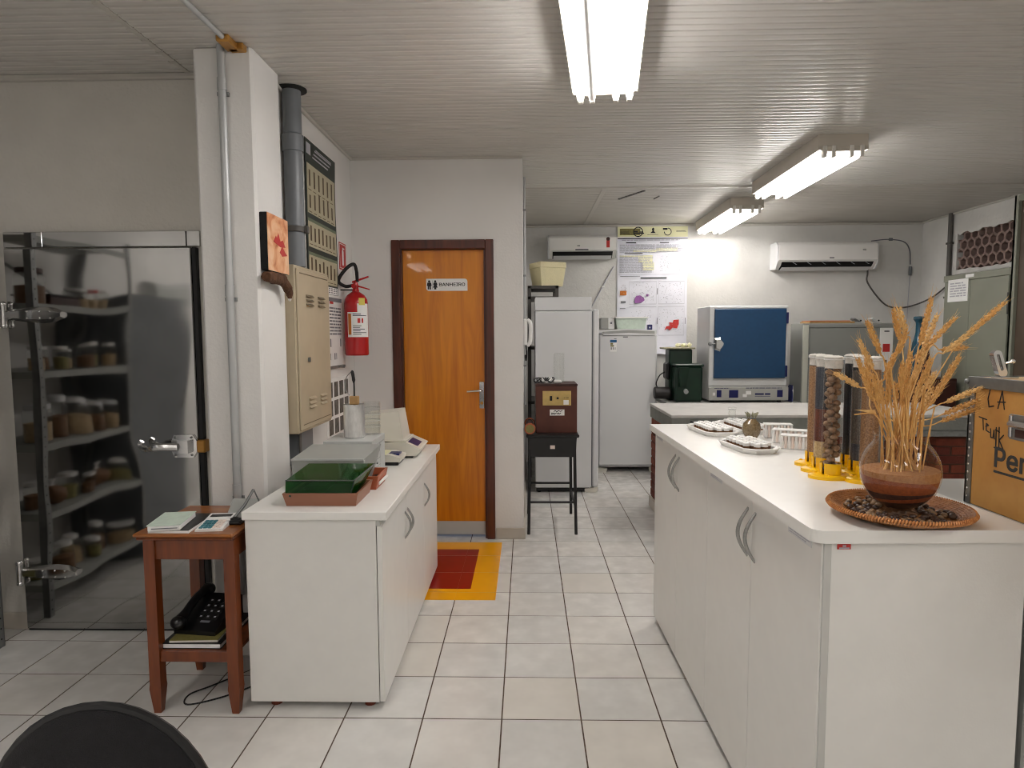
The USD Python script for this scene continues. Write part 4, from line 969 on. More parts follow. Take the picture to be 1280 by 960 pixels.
cp_ = obj('corner_profile', [bx(KX0 - 0.004, KX0 + 0.003, KY1 - 0.018, KY1 + 0.004, KZ0, KZ1 - 0.027, 0.001), bx(KX0 - 0.004, KX0 + 0.02, KY1 - 0.003, KY1 + 0.005, KZ0, KZ1 - 0.027, 0.001)], 'zinc', cs)
obj('rivet', [ball((KX0 - 0.004, KY1 - 0.008, KZ0 + 0.02 + 0.022 * k), (0.002, 0.003, 0.003), 1) for k in range(13)], 'chrome', cp_)
hd = obj('handle_plate', bx(KX0 - 0.003, KX0, 1.50, 1.618, 1.185, 1.248, 0.001), 'zinc', cs)
obj('grip', [bx(KX0 - 0.016, KX0 - 0.002, 1.50, 1.614, 1.216, 1.232, 0.005), bx(KX0 - 0.010, KX0 - 0.002, 1.604, 1.614, 1.19, 1.246, 0.002)], 'chrome', hd)
obj('hollow', bx(KX0 - 0.0036, KX0 - 0.002, 1.505, 1.598, 1.192, 1.212), 'dark_void', hd)
tx = meshkit.text_mesh('Per', 0.05, 0.0008, bold=True)
tx.apply_transform(np.diag([0.108 / tx.extents[0], 1, 1, 1])); tx.apply_translation([-tx.bounds[0][0], 0, 0])
obj('printed_lettering', face(tx, (KX0 - 0.0004, 1.666, 1.106), '-x'), 'dark_grey_print', cs, False)
obj('printed_rule', bx(KX0 - 0.0008, KX0, 1.24, 1.667, 1.090, 1.096), 'dark_grey_print', cs)
def strokes(ls, w=0.0022):
    return cat([move(prism(g, 0.0006), (0, 0, 0)) for l in ls for g in [LineString(l).buffer(w)]])
hand = [[(0.02, 0.05), (0.013, 0.02), (0.018, 0.0), (0.034, 0.004)], [(0.05, 0.0), (0.062, 0.045), (0.072, 0.0)], [(0.048, 0.016), (0.074, 0.018)],
        [(-0.016, -0.030), (0.012, -0.034)], [(-0.002, -0.032), (0.002, -0.062)], [(0.010, -0.052), (0.020, -0.048), (0.012, -0.044), (0.012, -0.062), (0.024, -0.066)],
        [(0.028, -0.056), (0.030, -0.078), (0.038, -0.078), (0.040, -0.058), (0.043, -0.08)], [(0.048, -0.05), (0.049, -0.10)], [(0.058, -0.048), (0.060, -0.102)], [(0.074, -0.066), (0.060, -0.080), (0.080, -0.110)], [(0.044, -0.102), (0.068, -0.106)], [(0.046, -0.056), (0.06, -0.06)]]
obj('hand_lettering', face(strokes(hand, 0.0016), (KX0 - 0.0003, 1.713, 1.256), '-x'), 'ink', cs, False)
st = thing('chrome_clamp', 'chrome slotted clamp leaning on the plywood case', 'clamp', (1.24, 1.69, KZ1))
def slotted(c, d, L, W, t):
    pl = LineString([(0, 0), (0, L * 1.25)]).buffer(W).difference(LineString([(0, L * 0.25), (0, L * 1.2)]).buffer(W * 0.35))
    return prism(pl, t)
s_ = slotted(0, 0, 0.040, 0.011, 0.016)
s_ = turn(s_, PI / 2, (1, 0, 0)); s_ = turn(s_, -0.32, (0, 1, 0)); s_.apply_translation([1.232, 1.705, KZ1 + 0.004 - s_.bounds[0][2]])
obj('slotted_arm', s_, 'chrome', st)
obj('base_plate', bx(1.218, 1.262, 1.672, 1.715, KZ1 + 0.0005, KZ1 + 0.006, 0.002), 'chrome', st)
obj('knob', [ball((1.256, 1.69, KZ1 + 0.045), 0.006, 1), cyl((1.236, 1.69, KZ1 + 0.04), (1.256, 1.69, KZ1 + 0.045), 0.003, 8)], 'chrome', st)

# wicker plate, beans, bowl with layered sands, wheat
PCX, PCY, PS = 0.909, 1.568, 0.83
PL = thing('wicker_plate', 'round brown wicker charger plate under the wheat bowl', 'plate', (PCX, PCY, RH), 0, world=False)
prof = [(0.001, 0.0), (0.10, 0.0), (0.135, 0.004), (0.186, 0.022), (0.1905, 0.027), (0.189, 0.031), (0.184, 0.0305), (0.142, 0.0125), (0.118, 0.009), (0.001, 0.008)]
prof = [(max(r_ * PS, 0.001), z_) for r_, z_ in prof]
pm = lathe(prof, n=96)
obj('dish', pm, 'wicker', PL)
wv = []
for k in range(150):
    a = 2 * PI * k / 150
    wv.append(tube([(0.186 * PS * math.cos(a), 0.186 * PS * math.sin(a), 0.020), (0.1925 * PS * math.cos(a + 0.012), 0.1925 * PS * math.sin(a + 0.012), 0.0265), (0.187 * PS * math.cos(a + 0.03), 0.187 * PS * math.sin(a + 0.03), 0.0325)], 0.0022, 4))
obj('woven_edge', wv, 'wicker_light', PL, kind='stuff')
rings = [lathe([(r, z - 0.001), (r + 0.0015, z + 0.0012), (r + 0.003, z)], n=64, caps=False) for r, z in [((0.145 + 0.0065 * k) * PS, 0.0145 + 0.0028 * k) for k in range(6)]]
obj('coil_ring', rings, 'wicker', PL, kind='stuff')

BZ = RH + 0.0085
bowl = thing('wheat_bowl', 'round glass bowl of layered coloured sand holding dry wheat', 'bowl', (PCX + 0.006, PCY + 0.012, BZ), 0, world=False)
BR, BC, BV = 0.0885, 0.103, 0.0965
def sphere_prof(z0, z1, n, r):
    zs = np.linspace(z0, z1, n)
    return [(r * math.sqrt(max(1 - ((z - BC) / (BV + r - BR)) ** 2, 1e-4)), z) for z in zs]
op = [(0.001, 0.0), (0.044, 0.0)] + sphere_prof(0.018, 0.172, 22, BR) + [(0.059, 0.180), (0.0585, 0.190), (0.062, 0.196)]
ip = [(0.067, 0.187), (0.063, 0.182), (0.063, 0.170)] + sphere_prof(0.158, 0.012, 22, BR - 0.003) + [(0.001, 0.010)]
obj('glass_body', lathe(op, n=56, caps=False), 'bowl_glass', bowl)
SR = BR - 0.0035
def sand(z0, z1, tilt0, tilt1):
    n = 48; v = []; f = []
    lv = 7
    for i in range(lv + 1):
        for k in range(n):
            a = 2 * PI * k / n
            zlo = z0 + tilt0 * math.cos(a + 0.4); zhi = z1 + tilt1 * math.cos(a + 0.4)
            z = zlo + (zhi - zlo) * i / lv
            r = SR * math.sqrt(max(1 - ((z - BC) / (BV - 0.0035)) ** 2, 1e-3))
            v.append((r * math.cos(a), r * math.sin(a), z))
    for i in range(lv):
        for k in range(n):
            b = i * n + k; c = i * n + (k + 1) % n
            f += [(b, c, c + n), (b, c + n, b + n)]
    v += [(0, 0, z0), (0, 0, z1)]
    for k in range(n):
        f += [(len(v) - 2, (k + 1) % n, k), (len(v) - 1, lv * n + k, lv * n + (k + 1) % n)]
    return trimesh.Trimesh(np.array(v), np.array(f), process=False)
for nm, z0, z1, t0, t1 in (('sand_black', 0.012, 0.036, 0, 0.006), ('sand_rust', 0.0362, 0.046, 0.006, 0.010), ('sand_dark', 0.0462, 0.058, 0.010, 0.004), ('sand_rust', 0.0582, 0.090, 0.004, -0.003), ('sand_pale', 0.0902, 0.108, -0.003, 0.003)):
    obj('sand_layer', sand(z0, z1, t0, t1), nm, bowl, label='layer of %s sand' % {'sand_black': 'black', 'sand_rust': 'rust', 'sand_dark': 'dark brown', 'sand_pale': 'pale brown'}[nm])

rng = random.Random(21)
proto = None
def bean_mesh():
    m = trimesh.creation.icosphere(1, 1.0); m.apply_scale((0.0092, 0.0072, 0.0064))
    return m
bean_src = {}
placed = []
tries = 0
BCX, BCY = PCX + 0.006, PCY + 0.012
while len(placed) < 88 and tries < 20000:
    tries += 1
    a = rng.uniform(0, 2 * PI); r = rng.uniform(0.05, 0.113)
    x, q = PCX + r * math.cos(a), PCY + r * math.sin(a)
    lift = 0.0
    rb = math.hypot(x - BCX, q - BCY)
    zb = RH + 0.0152 + max(0, (r - 0.098)) * 0.3
    gl = BR * math.sqrt(max(1 - ((zb - BZ - BC) / BV) ** 2, 0)) + 0.011
    if rb < gl or any((x - c[0]) ** 2 + (q - c[1]) ** 2 < 0.0142 ** 2 for c in placed):
        continue
    placed.append((x, q))
    kind = 'bean_pale' if rng.random() < 0.3 else 'bean'
    lab = 'pale tan seed among the dark seeds ringing the glass bowl on the wicker plate' if kind == 'bean_pale' else 'dark brown seed among those ringing the glass bowl on the wicker plate'
    grp = 'pale seeds on the wicker plate' if kind == 'bean_pale' else 'dark seeds on the wicker plate'
    if kind not in bean_src:
        bean_src[kind] = thing('plate_seed', lab, 'seed', (x, q, zb), rng.uniform(0, PI), grp, world=False)
        obj('seed', bean_mesh(), kind, bean_src[kind], True)
    else:
        dup(bean_src[kind], (x, q, zb), rng.uniform(0, PI), name='plate_seed')

# wheat: ears at their own places, stems run down into the sand
WHEAT = [((0.804,1.577,1.431),(0.848,1.59,1.359)),((0.809,1.551,1.475),(0.853,1.57,1.398)),((0.901,1.609,1.505),(0.923,1.614,1.43)),((0.887,1.561,1.507),(0.917,1.578,1.442)),((0.896,1.543,1.452),(0.886,1.565,1.394)),((0.992,1.61,1.532),(0.972,1.615,1.422)),((1.073,1.714,1.495),(1.025,1.693,1.408)),((1.102,1.69,1.486),(0.994,1.675,1.38)),((1.222,1.683,1.526),(1.119,1.67,1.441)),((1.064,1.574,1.447),(1.014,1.588,1.401)),((1.098,1.637,1.413),(1.034,1.636,1.407)),((1.049,1.585,1.391),(1.019,1.597,1.32)),((0.745,1.565,1.353),(0.812,1.581,1.318)),((0.79,1.551,1.386),(0.844,1.571,1.282)),((0.973,1.573,1.386),(0.96,1.587,1.319)),((1.195,1.715,1.304),(1.09,1.694,1.268)),((1.177,1.696,1.274),(1.076,1.679,1.239)),((1.173,1.691,1.254),(1.068,1.676,1.22)),((1.057,1.69,1.344),(1.014,1.675,1.287)),((0.886,1.569,1.398),(0.872,1.584,1.339)),((0.831,1.592,1.38),(0.847,1.601,1.291)),((0.9,1.655,1.324),(0.907,1.649,1.259)),((0.935,1.676,1.339),(0.927,1.665,1.268)),((1.016,1.701,1.35),(0.985,1.683,1.27)),((1.112,1.706,1.357),(1.052,1.687,1.275)),((0.892,1.547,1.376),(0.903,1.568,1.307)),((0.971,1.651,1.401),(0.959,1.646,1.321)),((1.013,1.664,1.401),(0.986,1.656,1.33)),((0.905,1.631,1.372),(0.911,1.631,1.302)),((0.917,1.566,1.346),(0.92,1.582,1.267)),((0.982,1.625,1.326),(0.966,1.626,1.252)),((0.826,1.548,1.348),(0.851,1.568,1.278)),((0.975,1.717,1.315),(0.964,1.695,1.243)),((1.061,1.703,1.305),(1.022,1.685,1.24)),((1.052,1.64,1.325),(1.012,1.637,1.264))]
rng = random.Random(14)
def ear(p0, p1, seed):
    """A wheat ear from its foot p0 to its tip p1: overlapping spikelets in a herringbone and long awns."""
    r = random.Random(seed)
    p0, p1 = np.array(p0), np.array(p1)
    d = p1 - p0; L = np.linalg.norm(d); d /= L
    a, b = frame_of(d)
    core, awn = [tube([p0 - d * 0.004, p0 + d * L * 0.3, p0 + d * L * 0.7, p1], [0.0018, 0.0042, 0.0040, 0.0014], 6)], []
    n = max(14, int(L / 0.0027))
    for k in range(n):
        s = k / n
        c = p0 + d * (L * s)
        w = 0.0060 * (0.55 + 0.75 * math.sin(PI * min(1, 0.2 + s * 0.72)))
        ang = k * 2.4 + r.uniform(-0.2, 0.2)
        o = math.cos(ang) * a + math.sin(ang) * b
        e = c + d * 0.0125 + o * w * 0.95
        m = hull([c + o * 0.0008, c + d * 0.005 + o * w * 1.0 + np.cross(d, o) * 0.0026, c + d * 0.005 + o * w * 1.0 - np.cross(d, o) * 0.0026, c + d * 0.005 + o * 0.0004, e])
        core.append(m)
        if k % 2 == 0:
            awn.append(tube([e, e + d * r.uniform(0.012, 0.03) + o * r.uniform(0.002, 0.007)], [0.0005, 0.0002], 3, False))
    return cat(core), cat(awn)
rows = sorted(range(len(WHEAT)), key=lambda i: WHEAT[i][0][0])
def wheat_label(i):
    t = WHEAT[i][0]
    special = {8: 'longest wheat ear, reaching far out to the upper right', 12: 'wheat ear leaning far left across the seed tubes', 5: 'tall upright wheat ear, topmost near the middle', 15: 'upper of the wheat ears drooping right over the plywood case', 17: 'lowest wheat ear drooping right towards the plywood case',
               10: 'short wheat ear lying almost level on the right', 1: 'tall wheat ear leaning left, topmost on the left side', 7: 'long wheat ear slanting up to the right past the middle'}
    return special.get(i)
for i, (tip, foot) in enumerate(WHEAT):
    lab = wheat_label(i)
    grp = None
    if not lab:
        side = 'left' if tip[0] < 0.88 else 'right' if tip[0] > 1.03 else 'middle'
        hgt = 'tall' if tip[2] > 1.42 else 'short'
        lab = {'left': '%s golden wheat stalk on the left of the bunch in the glass bowl', 'right': '%s golden wheat stalk on the right of the bunch in the glass bowl', 'middle': '%s golden wheat stalk in the middle of the bunch in the glass bowl'}[side] % hgt
        grp = '%s wheat stalks on the %s of the bunch' % (hgt, side)
    foot = np.array(foot); tip = np.array(tip)
    d = (tip - foot) / np.linalg.norm(tip - foot)
    ang = rng.uniform(0, 2 * PI)
    neck = np.array([BCX, BCY, BZ + 0.195]) + np.array([0.038 * (foot[0] - BCX) / (abs(foot[0] - BCX) + 0.05) + rng.uniform(-0.012, 0.012), 0.5 * (foot[1] - BCY) + rng.uniform(-0.02, 0.02), 0])
    inside = np.array([BCX + rng.uniform(-0.045, 0.045), BCY + rng.uniform(-0.045, 0.045), BZ + 0.10])
    w_ = thing('wheat_stalk', lab, 'wheat', tuple(inside), 0, grp)
    mid = foot - d * 0.03
    obj('stem', tube(smooth_curve([inside, neck, mid, foot], 18), 0.0017, 5), 'straw' if i % 2 else 'straw_pale', w_)
    e_, aw = ear(foot, tip, i)
    obj('ear', e_, 'straw_pale' if i % 3 == 0 else 'straw', w_, False)
    obj('awns', aw, 'straw_pale', w_, False, kind='stuff')
for k in range(30):   # cut bare straws in the thick of the bunch
    a = rng.uniform(0, 2 * PI); r = rng.uniform(0.01, 0.05)
    p0 = np.array([BCX + r * math.cos(a), BCY + r * math.sin(a), BZ + 0.10])
    p1 = np.array([BCX + 1.25 * r * math.cos(a) + rng.uniform(-0.02, 0.02), BCY + 0.9 * r * math.sin(a), BZ + rng.uniform(0.23, 0.31)])
    if k == 0:
        p1 = np.array([0.805, 1.59, 1.25])
        q_ = [p0 + [-0.02, 0, 0.0], (0.885, 1.61, 1.21), (0.86, 1.60, 1.25), p1]
        w_ = thing('bare_straw', 'pale cut straw sticking out level to the left of the bowl', 'straw', tuple(p0))
    else:
        q_ = [p0, (p0 + p1) / 2 + [0, 0, 0.01], p1]
        w_ = thing('bare_straw', 'bare cut straw standing among the wheat stalks in the bowl', 'straw', tuple(p0), 0, 'bare straws among the wheat')
    obj('stem', tube(smooth_curve(q_, 12), 0.0017, 5), 'straw', w_)
    obj('leaf', hull([q_[-2], np.array(q_[-2]) + [0.004, 0, 0.0], np.array(q_[-1]) + [0, 0, 0.012], np.array(q_[-2]) + [0.002, 0.002, 0.01]]), 'straw_pale', w_, False)

# seed tubes on yellow stands
def seed_tube(x, q, layers, label, nuts=False, turned=0.0):
    t = thing('seed_tube', label, 'seed tube', (x, q, RH), turned, world=False)
    R, H0, H1 = 0.0275, 0.022, 0.372
    obj('acrylic_tube', [lathe([(R, H0), (R, H1)], n=32, caps=False)], 'acrylic', t)
    obj('tube_rim', lathe([(R - 0.002, H1 - 0.004), (R + 0.0012, H1 - 0.004), (R + 0.0012, H1), (R - 0.002, H1)], n=32, caps=False), 'white_plastic', t)
    ring = Polygon([(0.066 * math.cos(a), 0.046 * math.sin(a)) for a in np.arange(40) * PI / 20])
    f_ = obj('stand_foot', [prism(ring, 0.010), hull([(0.063 * f * math.cos(a), 0.0435 * f * math.sin(a), z) for a in np.arange(32) * PI / 16 for f, z in ((1.0, 0.010), (0.9, 0.0135))])], 'yellow_plastic', t)
    col = Point(0, 0).buffer(0.031, 24).difference(Point(0, 0).buffer(0.0282, 24)).difference(Polygon([(0, 0), (-0.05, -0.012), (-0.05, -0.03)])).difference(Polygon([(0, 0), (0.05, 0.02), (0.05, 0.045)]))
    for g in getattr(col, 'geoms', [col]):
        obj('stand_collar', move(prism(g, 0.036), (0, 0, 0.012)), 'yellow_plastic', t)
    for a in (0.3, 2.4, 4.3):
        obj('foot_boss', ball((0.05 * math.cos(a), 0.034 * math.sin(a), 0.014), (0.006, 0.006, 0.004), 1), 'yellow_plastic', t)
    for m_, z0, z1 in layers:
        obj('seed_layer', lathe([(0.001, z0), (R - 0.0035, z0), (R - 0.0025, z0 + 0.002), (R - 0.0025, z1 - 0.002), (R - 0.0035, z1), (0.001, z1)], n=28), m_, t, kind='stuff', label=None)
    cm = lathe([(0.001, H1 - 0.03), (R - 0.003, H1 - 0.03), (R - 0.003, H1), (R + 0.002, H1 + 0.003), (0.022, H1 + 0.007), (0.010, H1 + 0.009), (0.001, H1 + 0.006)], n=28)
    cm.vertices += (meshkit.noise(cm.vertices * 150, 3)[:, None] - 0.5) * 0.003
    obj('cotton_plug', cm, 'cotton', t)
    return t
seed_tube(0.985, 2.20, [('grain_tan', 0.024, 0.34)], 'seed tube of fine tan grain, farthest left of the row')
seed_tube(0.964, 2.10, [('grain_cream', 0.024, 0.10), ('grain_red', 0.1005, 0.205), ('grain_slate', 0.2055, 0.34)], 'seed tube in three layers: cream beans, red-brown and slate grains', turned=0.0)
nut_tube = seed_tube(0.945, 2.00, [('grain_grey', 0.024, 0.030)], 'seed tube packed with large brown nuts, foremost on the left')
seed_tube(1.080, 2.15, [('grain_black', 0.024, 0.35)], 'seed tube of black seeds behind the nut tube', turned=0.0)
seed_tube(1.057, 2.05, [('grain_slate', 0.024, 0.10), ('grain_grey', 0.1005, 0.33)], 'seed tube of grey-brown seeds beside the wheat', turned=0.0)
seed_tube(1.033, 1.945, [('grain_tan', 0.024, 0.34)], 'seed tube of coarse tan grain right behind the wheat bowl', turned=0.0)
rng = random.Random(31)
nsrc = None
lay = 0
z = RH + 0.041
while z < RH + 0.335:
    for k in range(2):
        a = lay * 1.35 + k * PI + rng.uniform(-0.25, 0.25)
        p = (0.945 + 0.0122 * math.cos(a), 2.00 + 0.0122 * math.sin(a), z + rng.uniform(-0.002, 0.002) + 0.004 * k)
        if nsrc is None:
            nsrc = thing('brown_nut', 'large brown nut inside the foremost left seed tube', 'nut', p, 0, 'nuts in the seed tube', world=False)
            m = trimesh.creation.icosphere(2, 1.0); m.apply_scale((0.0122, 0.0122, 0.0100))
            m.vertices *= 1 + 0.10 * (meshkit.noise(m.vertices * 300, 4)[:, None] - 0.5)
            obj('shell', m, 'walnut', nsrc, True)
        else:
            dup(nsrc, p, rng.uniform(0, 6))
    z += 0.0138; lay += 1

# trays of small white vials, the seed-filled vase, vial racks
def foam_tray(x, q, rz, L, W, label):
    t = thing('foam_tray', label, 'tray', (x, q, RH), rz, world=False)
    c = 0.035
    def octo(l, w, z, cc): return [(sx * (w - (cc if k else 0)), sy * (l - (0 if k else cc)), z) for sx, sy, k in ((-1, -1, 1), (1, -1, 1), (1, -1, 0), (1, 1, 0), (1, 1, 1), (-1, 1, 1), (-1, 1, 0), (-1, -1, 0))]
    o = hull(octo(L / 2 - 0.008, W / 2 - 0.008, 0.0, c) + octo(L / 2, W / 2, 0.019, c))
    i = hull(octo(L / 2 - 0.016, W / 2 - 0.016, 0.004, c) + octo(L / 2 - 0.008, W / 2 - 0.008, 0.03, c))
    obj('tray', cut(o, i), 'white_foam', t)
    obj('rim', tube(np.array(octo(L / 2, W / 2, 0.019, c) + octo(L / 2, W / 2, 0.019, c)[:1]), 0.0028, 6), 'white_foam', t)
    return t
VS = []
rng = random.Random(41)
def vials_on(x, q, rz, nl, nw, step, z, label, grp):
    for i in range(nl):
        for j in range(nw):
            lx, ly = (j - (nw - 1) / 2) * step + rng.uniform(-0.0012, 0.0012), (i - (nl - 1) / 2) * step + rng.uniform(-0.0012, 0.0012)
            if i in (0, nl - 1) and j in (0, nw - 1):
                continue
            p = (x + lx * math.cos(rz) - ly * math.sin(rz), q + lx * math.sin(rz) + ly * math.cos(rz), z)
            if not VS:
                v = thing('specimen_vial', label, 'vial', p, rng.uniform(0, 6), grp, world=False)
                obj('body', lathe([(0.001, 0), (0.0105, 0), (0.011, 0.001), (0.011, 0.019), (0.001, 0.019)], n=14), 'jar_fill_brown', v)
                obj('cap', lathe([(0.001, 0.0192), (0.0128, 0.0192), (0.0132, 0.0205), (0.0132, 0.029), (0.0112, 0.0315), (0.001, 0.0322)], n=14), 'white_plastic', v)
                VS.append(v)
            else:
                dup(VS[0], p, rng.uniform(0, 6), label, grp)
foam_tray(0.852, 2.945, 0.10, 0.30, 0.165, 'white foam tray of capped vials farthest from the viewer on the left')
vials_on(0.852, 2.945, 0.10, 9, 4, 0.0292, RH + 0.0045, 'white-capped vial in the far left foam tray', 'vials in the far left tray')
foam_tray(0.868, 2.52, 0.14, 0.275, 0.15, 'white foam tray of capped vials nearest the seed tubes')
vials_on(0.868, 2.52, 0.14, 8, 4, 0.0288, RH + 0.0045, 'white-capped vial in the foam tray nearest the viewer', 'vials in the near tray')
foam_tray(1.025, 3.03, 0.10, 0.36, 0.165, 'white foam tray of capped vials behind the seed-filled vase')
vials_on(1.025, 3.03, 0.10, 10, 4, 0.0295, RH + 0.0045, 'white-capped vial in the foam tray behind the vase', 'vials in the tray behind the vase')
def vial_rack(x, q, rz, L, hgt, label):
    t = thing('vial_rack', label, 'rack', (x, q, RH), rz, world=False)
    obj('block', bx(-L / 2, L / 2, -0.024, 0.024, 0, hgt * 0.62, 0.003), 'white_foam', t)
    obj('lid', bx(-L / 2 - 0.001, L / 2 + 0.001, -0.025, 0.025, hgt * 0.9, hgt, 0.003), 'white_foam', t)
    n = int(L / 0.0125)
    for k in range(n):
        xx = -L / 2 + (k + 0.5) * L / n
        obj('vial', [cyl((xx, -0.0245, 0.004), (xx, -0.0245, hgt * 0.9), 0.0052, 8)], 'pinkish' if k % 2 else 'white_plastic', t)
    obj('core', bx(-L / 2 + 0.004, L / 2 - 0.004, -0.018, 0.022, hgt * 0.62, hgt * 0.9), 'pinkish', t)
vial_rack(1.07, 2.50, -0.45, 0.155, 0.056, 'white rack of upright vials, nearest of the three stepped racks')
vial_rack(1.088, 2.64, -0.45, 0.15, 0.058, 'white rack of upright vials, middle of the three stepped racks')
vial_rack(1.085, 2.785, -0.2, 0.115, 0.062, 'white rack of upright vials, farthest of the three stepped racks')
vs = thing('seed_vase', 'small glossy jar filled with brown seeds and stoppered with dry leaves', 'vase', (0.955, 2.735, RH), 0, world=False)
obj('body', lathe([(0.001, 0), (0.016, 0.0), (0.022, 0.004), (0.036, 0.03), (0.0385, 0.05), (0.034, 0.07), (0.02, 0.084), (0.017, 0.09), (0.001, 0.09)], n=36), 'seed_vase', vs)
for k in range(7):
    a = k * 2 * PI / 7
    obj('leaf', hull([(0.016 * math.cos(a), 0.016 * math.sin(a), 0.089), (0.02 * math.cos(a + 0.5), 0.02 * math.sin(a + 0.5), 0.10), (0.03 * math.cos(a + 0.2), 0.03 * math.sin(a + 0.2), 0.118), (0.012 * math.cos(a + 0.3), 0.012 * math.sin(a + 0.3), 0.112)]), 'leaf_pale', vs)
gp = thing('glass_stopper_jar', 'small clear glass jar standing on the vial tray behind the vase', 'jar', (0.985, 3.09, RH + 0.0372), 0, world=False)
obj('glass_wall', cup(0.017, 0.05, (0, 0, 0), 0.0015, 20, 0.002), 'clear_glass', gp)
obj('lid', lathe([(0.001, 0.05), (0.018, 0.05), (0.019, 0.053), (0.019, 0.06), (0.001, 0.062)], n=20), 'clear_glass', gp)

# ------------------------------------------------------------------ concrete bench on brick piers
cbn = thing('concrete_bench', 'grey concrete bench on brick piers behind the tall counter', 'bench', (2.1, 5.0, 0))
NX0, NX1, NY0, NY1, NZ = 1.035, 3.30, 4.60, 5.41, 0.87
obj('slab_top', bx(NX0, NX1, NY0, NY1, NZ - 0.022, NZ, 0.003), 'concrete', cbn)
obj('slab_edge', bx(NX0 + 0.003, NX1, NY0 + 0.003, NY1 - 0.003, NZ - 0.115, NZ - 0.022, 0.004), 'concrete_edge', cbn)
obj('steel_channel', [bx(2.2, NX1, NY0 + 0.01, NY0 + 0.05, NZ - 0.16, NZ - 0.118, 0.003), bx(2.2, NX1, NY0 - 0.002, NY0 + 0.012, NZ - 0.128, NZ - 0.116, 0.002)], 'zinc', cbn)
obj('socket', bx(1.17, 1.22, NY0 - 0.012, NY0 + 0.004, NZ - 0.085, NZ - 0.04, 0.003), 'black_plastic', cbn)
def brick_pier(x0, x1, y0, y1, z1):
    obj('mortar_core', bx(x0 + 0.006, x1 - 0.006, y0 + 0.006, y1 - 0.006, 0, z1), 'mortar', cbn)
    rng = random.Random(int(x0 * 100)); row = 0; z = 0.10
    obj('pier_foot', bx(x0 - 0.012, x1 + 0.012, y0 - 0.012, y1 + 0.012, 0, 0.085, 0.003), 'skirting', cbn)
    while z < z1 - 0.03:
        hh = min(0.056, z1 - z)
        def run(a0, a1, put):
            a = a0 - (0.11 if row % 2 else 0)
            while a < a1 - 0.01:
                b, c = max(a, a0), min(a + 0.21, a1)
                if c - b > 0.03:
                    obj('brick', put(b + 0.004, c - 0.004, rng.uniform(-0.003, 0.002)), 'brick_%d' % rng.randrange(3), cbn, False)
                a += 0.22
        run(y0, y1, lambda b, c, o: bx(x0 + o, x0 + 0.02, b, c, z, z + hh, 0.003))
        run(x0, x1, lambda b, c, o: bx(b, c, y0 + o, y0 + 0.02, z, z + hh, 0.003))
        z += 0.066; row += 1
brick_pier(1.045, 1.17, 4.78, 5.39, NZ - 0.115)
brick_pier(2.98, 3.28, 4.70, 5.39, NZ - 0.115)
brick_pier(2.30, 2.55, 5.18, 5.39, NZ - 0.115)

# ------------------------------------------------------------------ back bench and its machines
TBZ = 0.77
bb = thing('steel_table', 'grey steel table along the rear wall under the drying oven', 'table', (2.05, 6.75, 0))
obj('tabletop', bx(1.38, 2.70, 6.30, 7.20, TBZ - 0.03, TBZ, 0.003), 'grey_metal', bb)
for x in (1.41, 2.67):
    for q in (6.33, 7.17):
        obj('leg', bx(x - 0.02, x + 0.02, q - 0.02, q + 0.02, 0, TBZ - 0.03, 0.003), 'grey_metal', bb)
obj('lower_shelf', bx(1.41, 2.67, 6.33, 7.17, 0.18, 0.20), 'grey_metal', bb)

ov = thing('drying_oven', 'white laboratory drying oven with large blue door', 'oven', (2.18, 6.62, TBZ))
OX0, OX1, OY0, OY1, OZ = 1.80, 2.565, 6.40, 6.86, 1.722
for x in (OX0 + 0.05, OX1 - 0.05):
    for q in (OY0 + 0.05, OY1 - 0.05):
        obj('foot', cyl((x, q, TBZ), (x, q, TBZ + 0.02), 0.02, 12), 'black_rubber', ov)
obj('cabinet', bx(OX0, OX1, OY0, OY1, TBZ + 0.02, OZ, 0.008), 'oven_white', ov)
obj('front_frame', [bx(OX0, OX1, OY0 - 0.012, OY0, 0.935, OZ - 0.004, 0.005)], 'oven_white', ov)
dr = obj('door', bx(OX0 + 0.042, OX1 - 0.03, OY0 - 0.045, OY0 - 0.012, 1.012, 1.69, 0.006), 'oven_blue', ov)
lx, lz_ = OX0 + 0.085, 1.35
ltc = obj('latch', [hull([(lx + x, OY0 - 0.046, lz_ + z) for x, z in ((-0.045, 0.055), (0.01, 0.065), (0.055, 0.01), (0.05, -0.02), (0.01, -0.075), (-0.045, -0.055))] + [(lx + x * 0.7, OY0 - 0.066, lz_ + z * 0.7) for x, z in ((-0.045, 0.055), (0.01, 0.065), (0.055, 0.01), (0.05, -0.02), (0.01, -0.075), (-0.045, -0.055))])], 'chrome', ov)
obj('latch_knob', [cyl((lx - 0.09, OY0 - 0.03, lz_), (lx - 0.02, OY0 - 0.05, lz_), 0.008, 10), ball((lx - 0.085, OY0 - 0.03, lz_), 0.02, 1)], 'zinc', ltc)
for z in (1.60, 1.08):
    obj('hinge', bx(OX1 - 0.032, OX1 - 0.008, OY0 - 0.04, OY0 - 0.01, z - 0.055, z + 0.055, 0.003), 'navy', ov)
pn = obj('control_panel', bx(OX0 - 0.004, OX1 + 0.012, OY0 - 0.03, OY0 - 0.001, TBZ + 0.022, 0.922, 0.004), 'panel_grey', ov)
def on_panel(x0, z0, x1, z1, m, name, t=0.004):
    obj(name, bx(OX0 + x0, OX0 + x1, OY0 - 0.03 - t, OY0 - 0.03, TBZ + z0, TBZ + z1, 0.0005), m, pn)
on_panel(0.075, 0.055, 0.12, 0.125, 'navy', 'switch'); on_panel(0.195, 0.05, 0.285, 0.125, 'navy', 'temperature_display'); on_panel(0.665, 0.055, 0.72, 0.125, 'navy', 'switch')
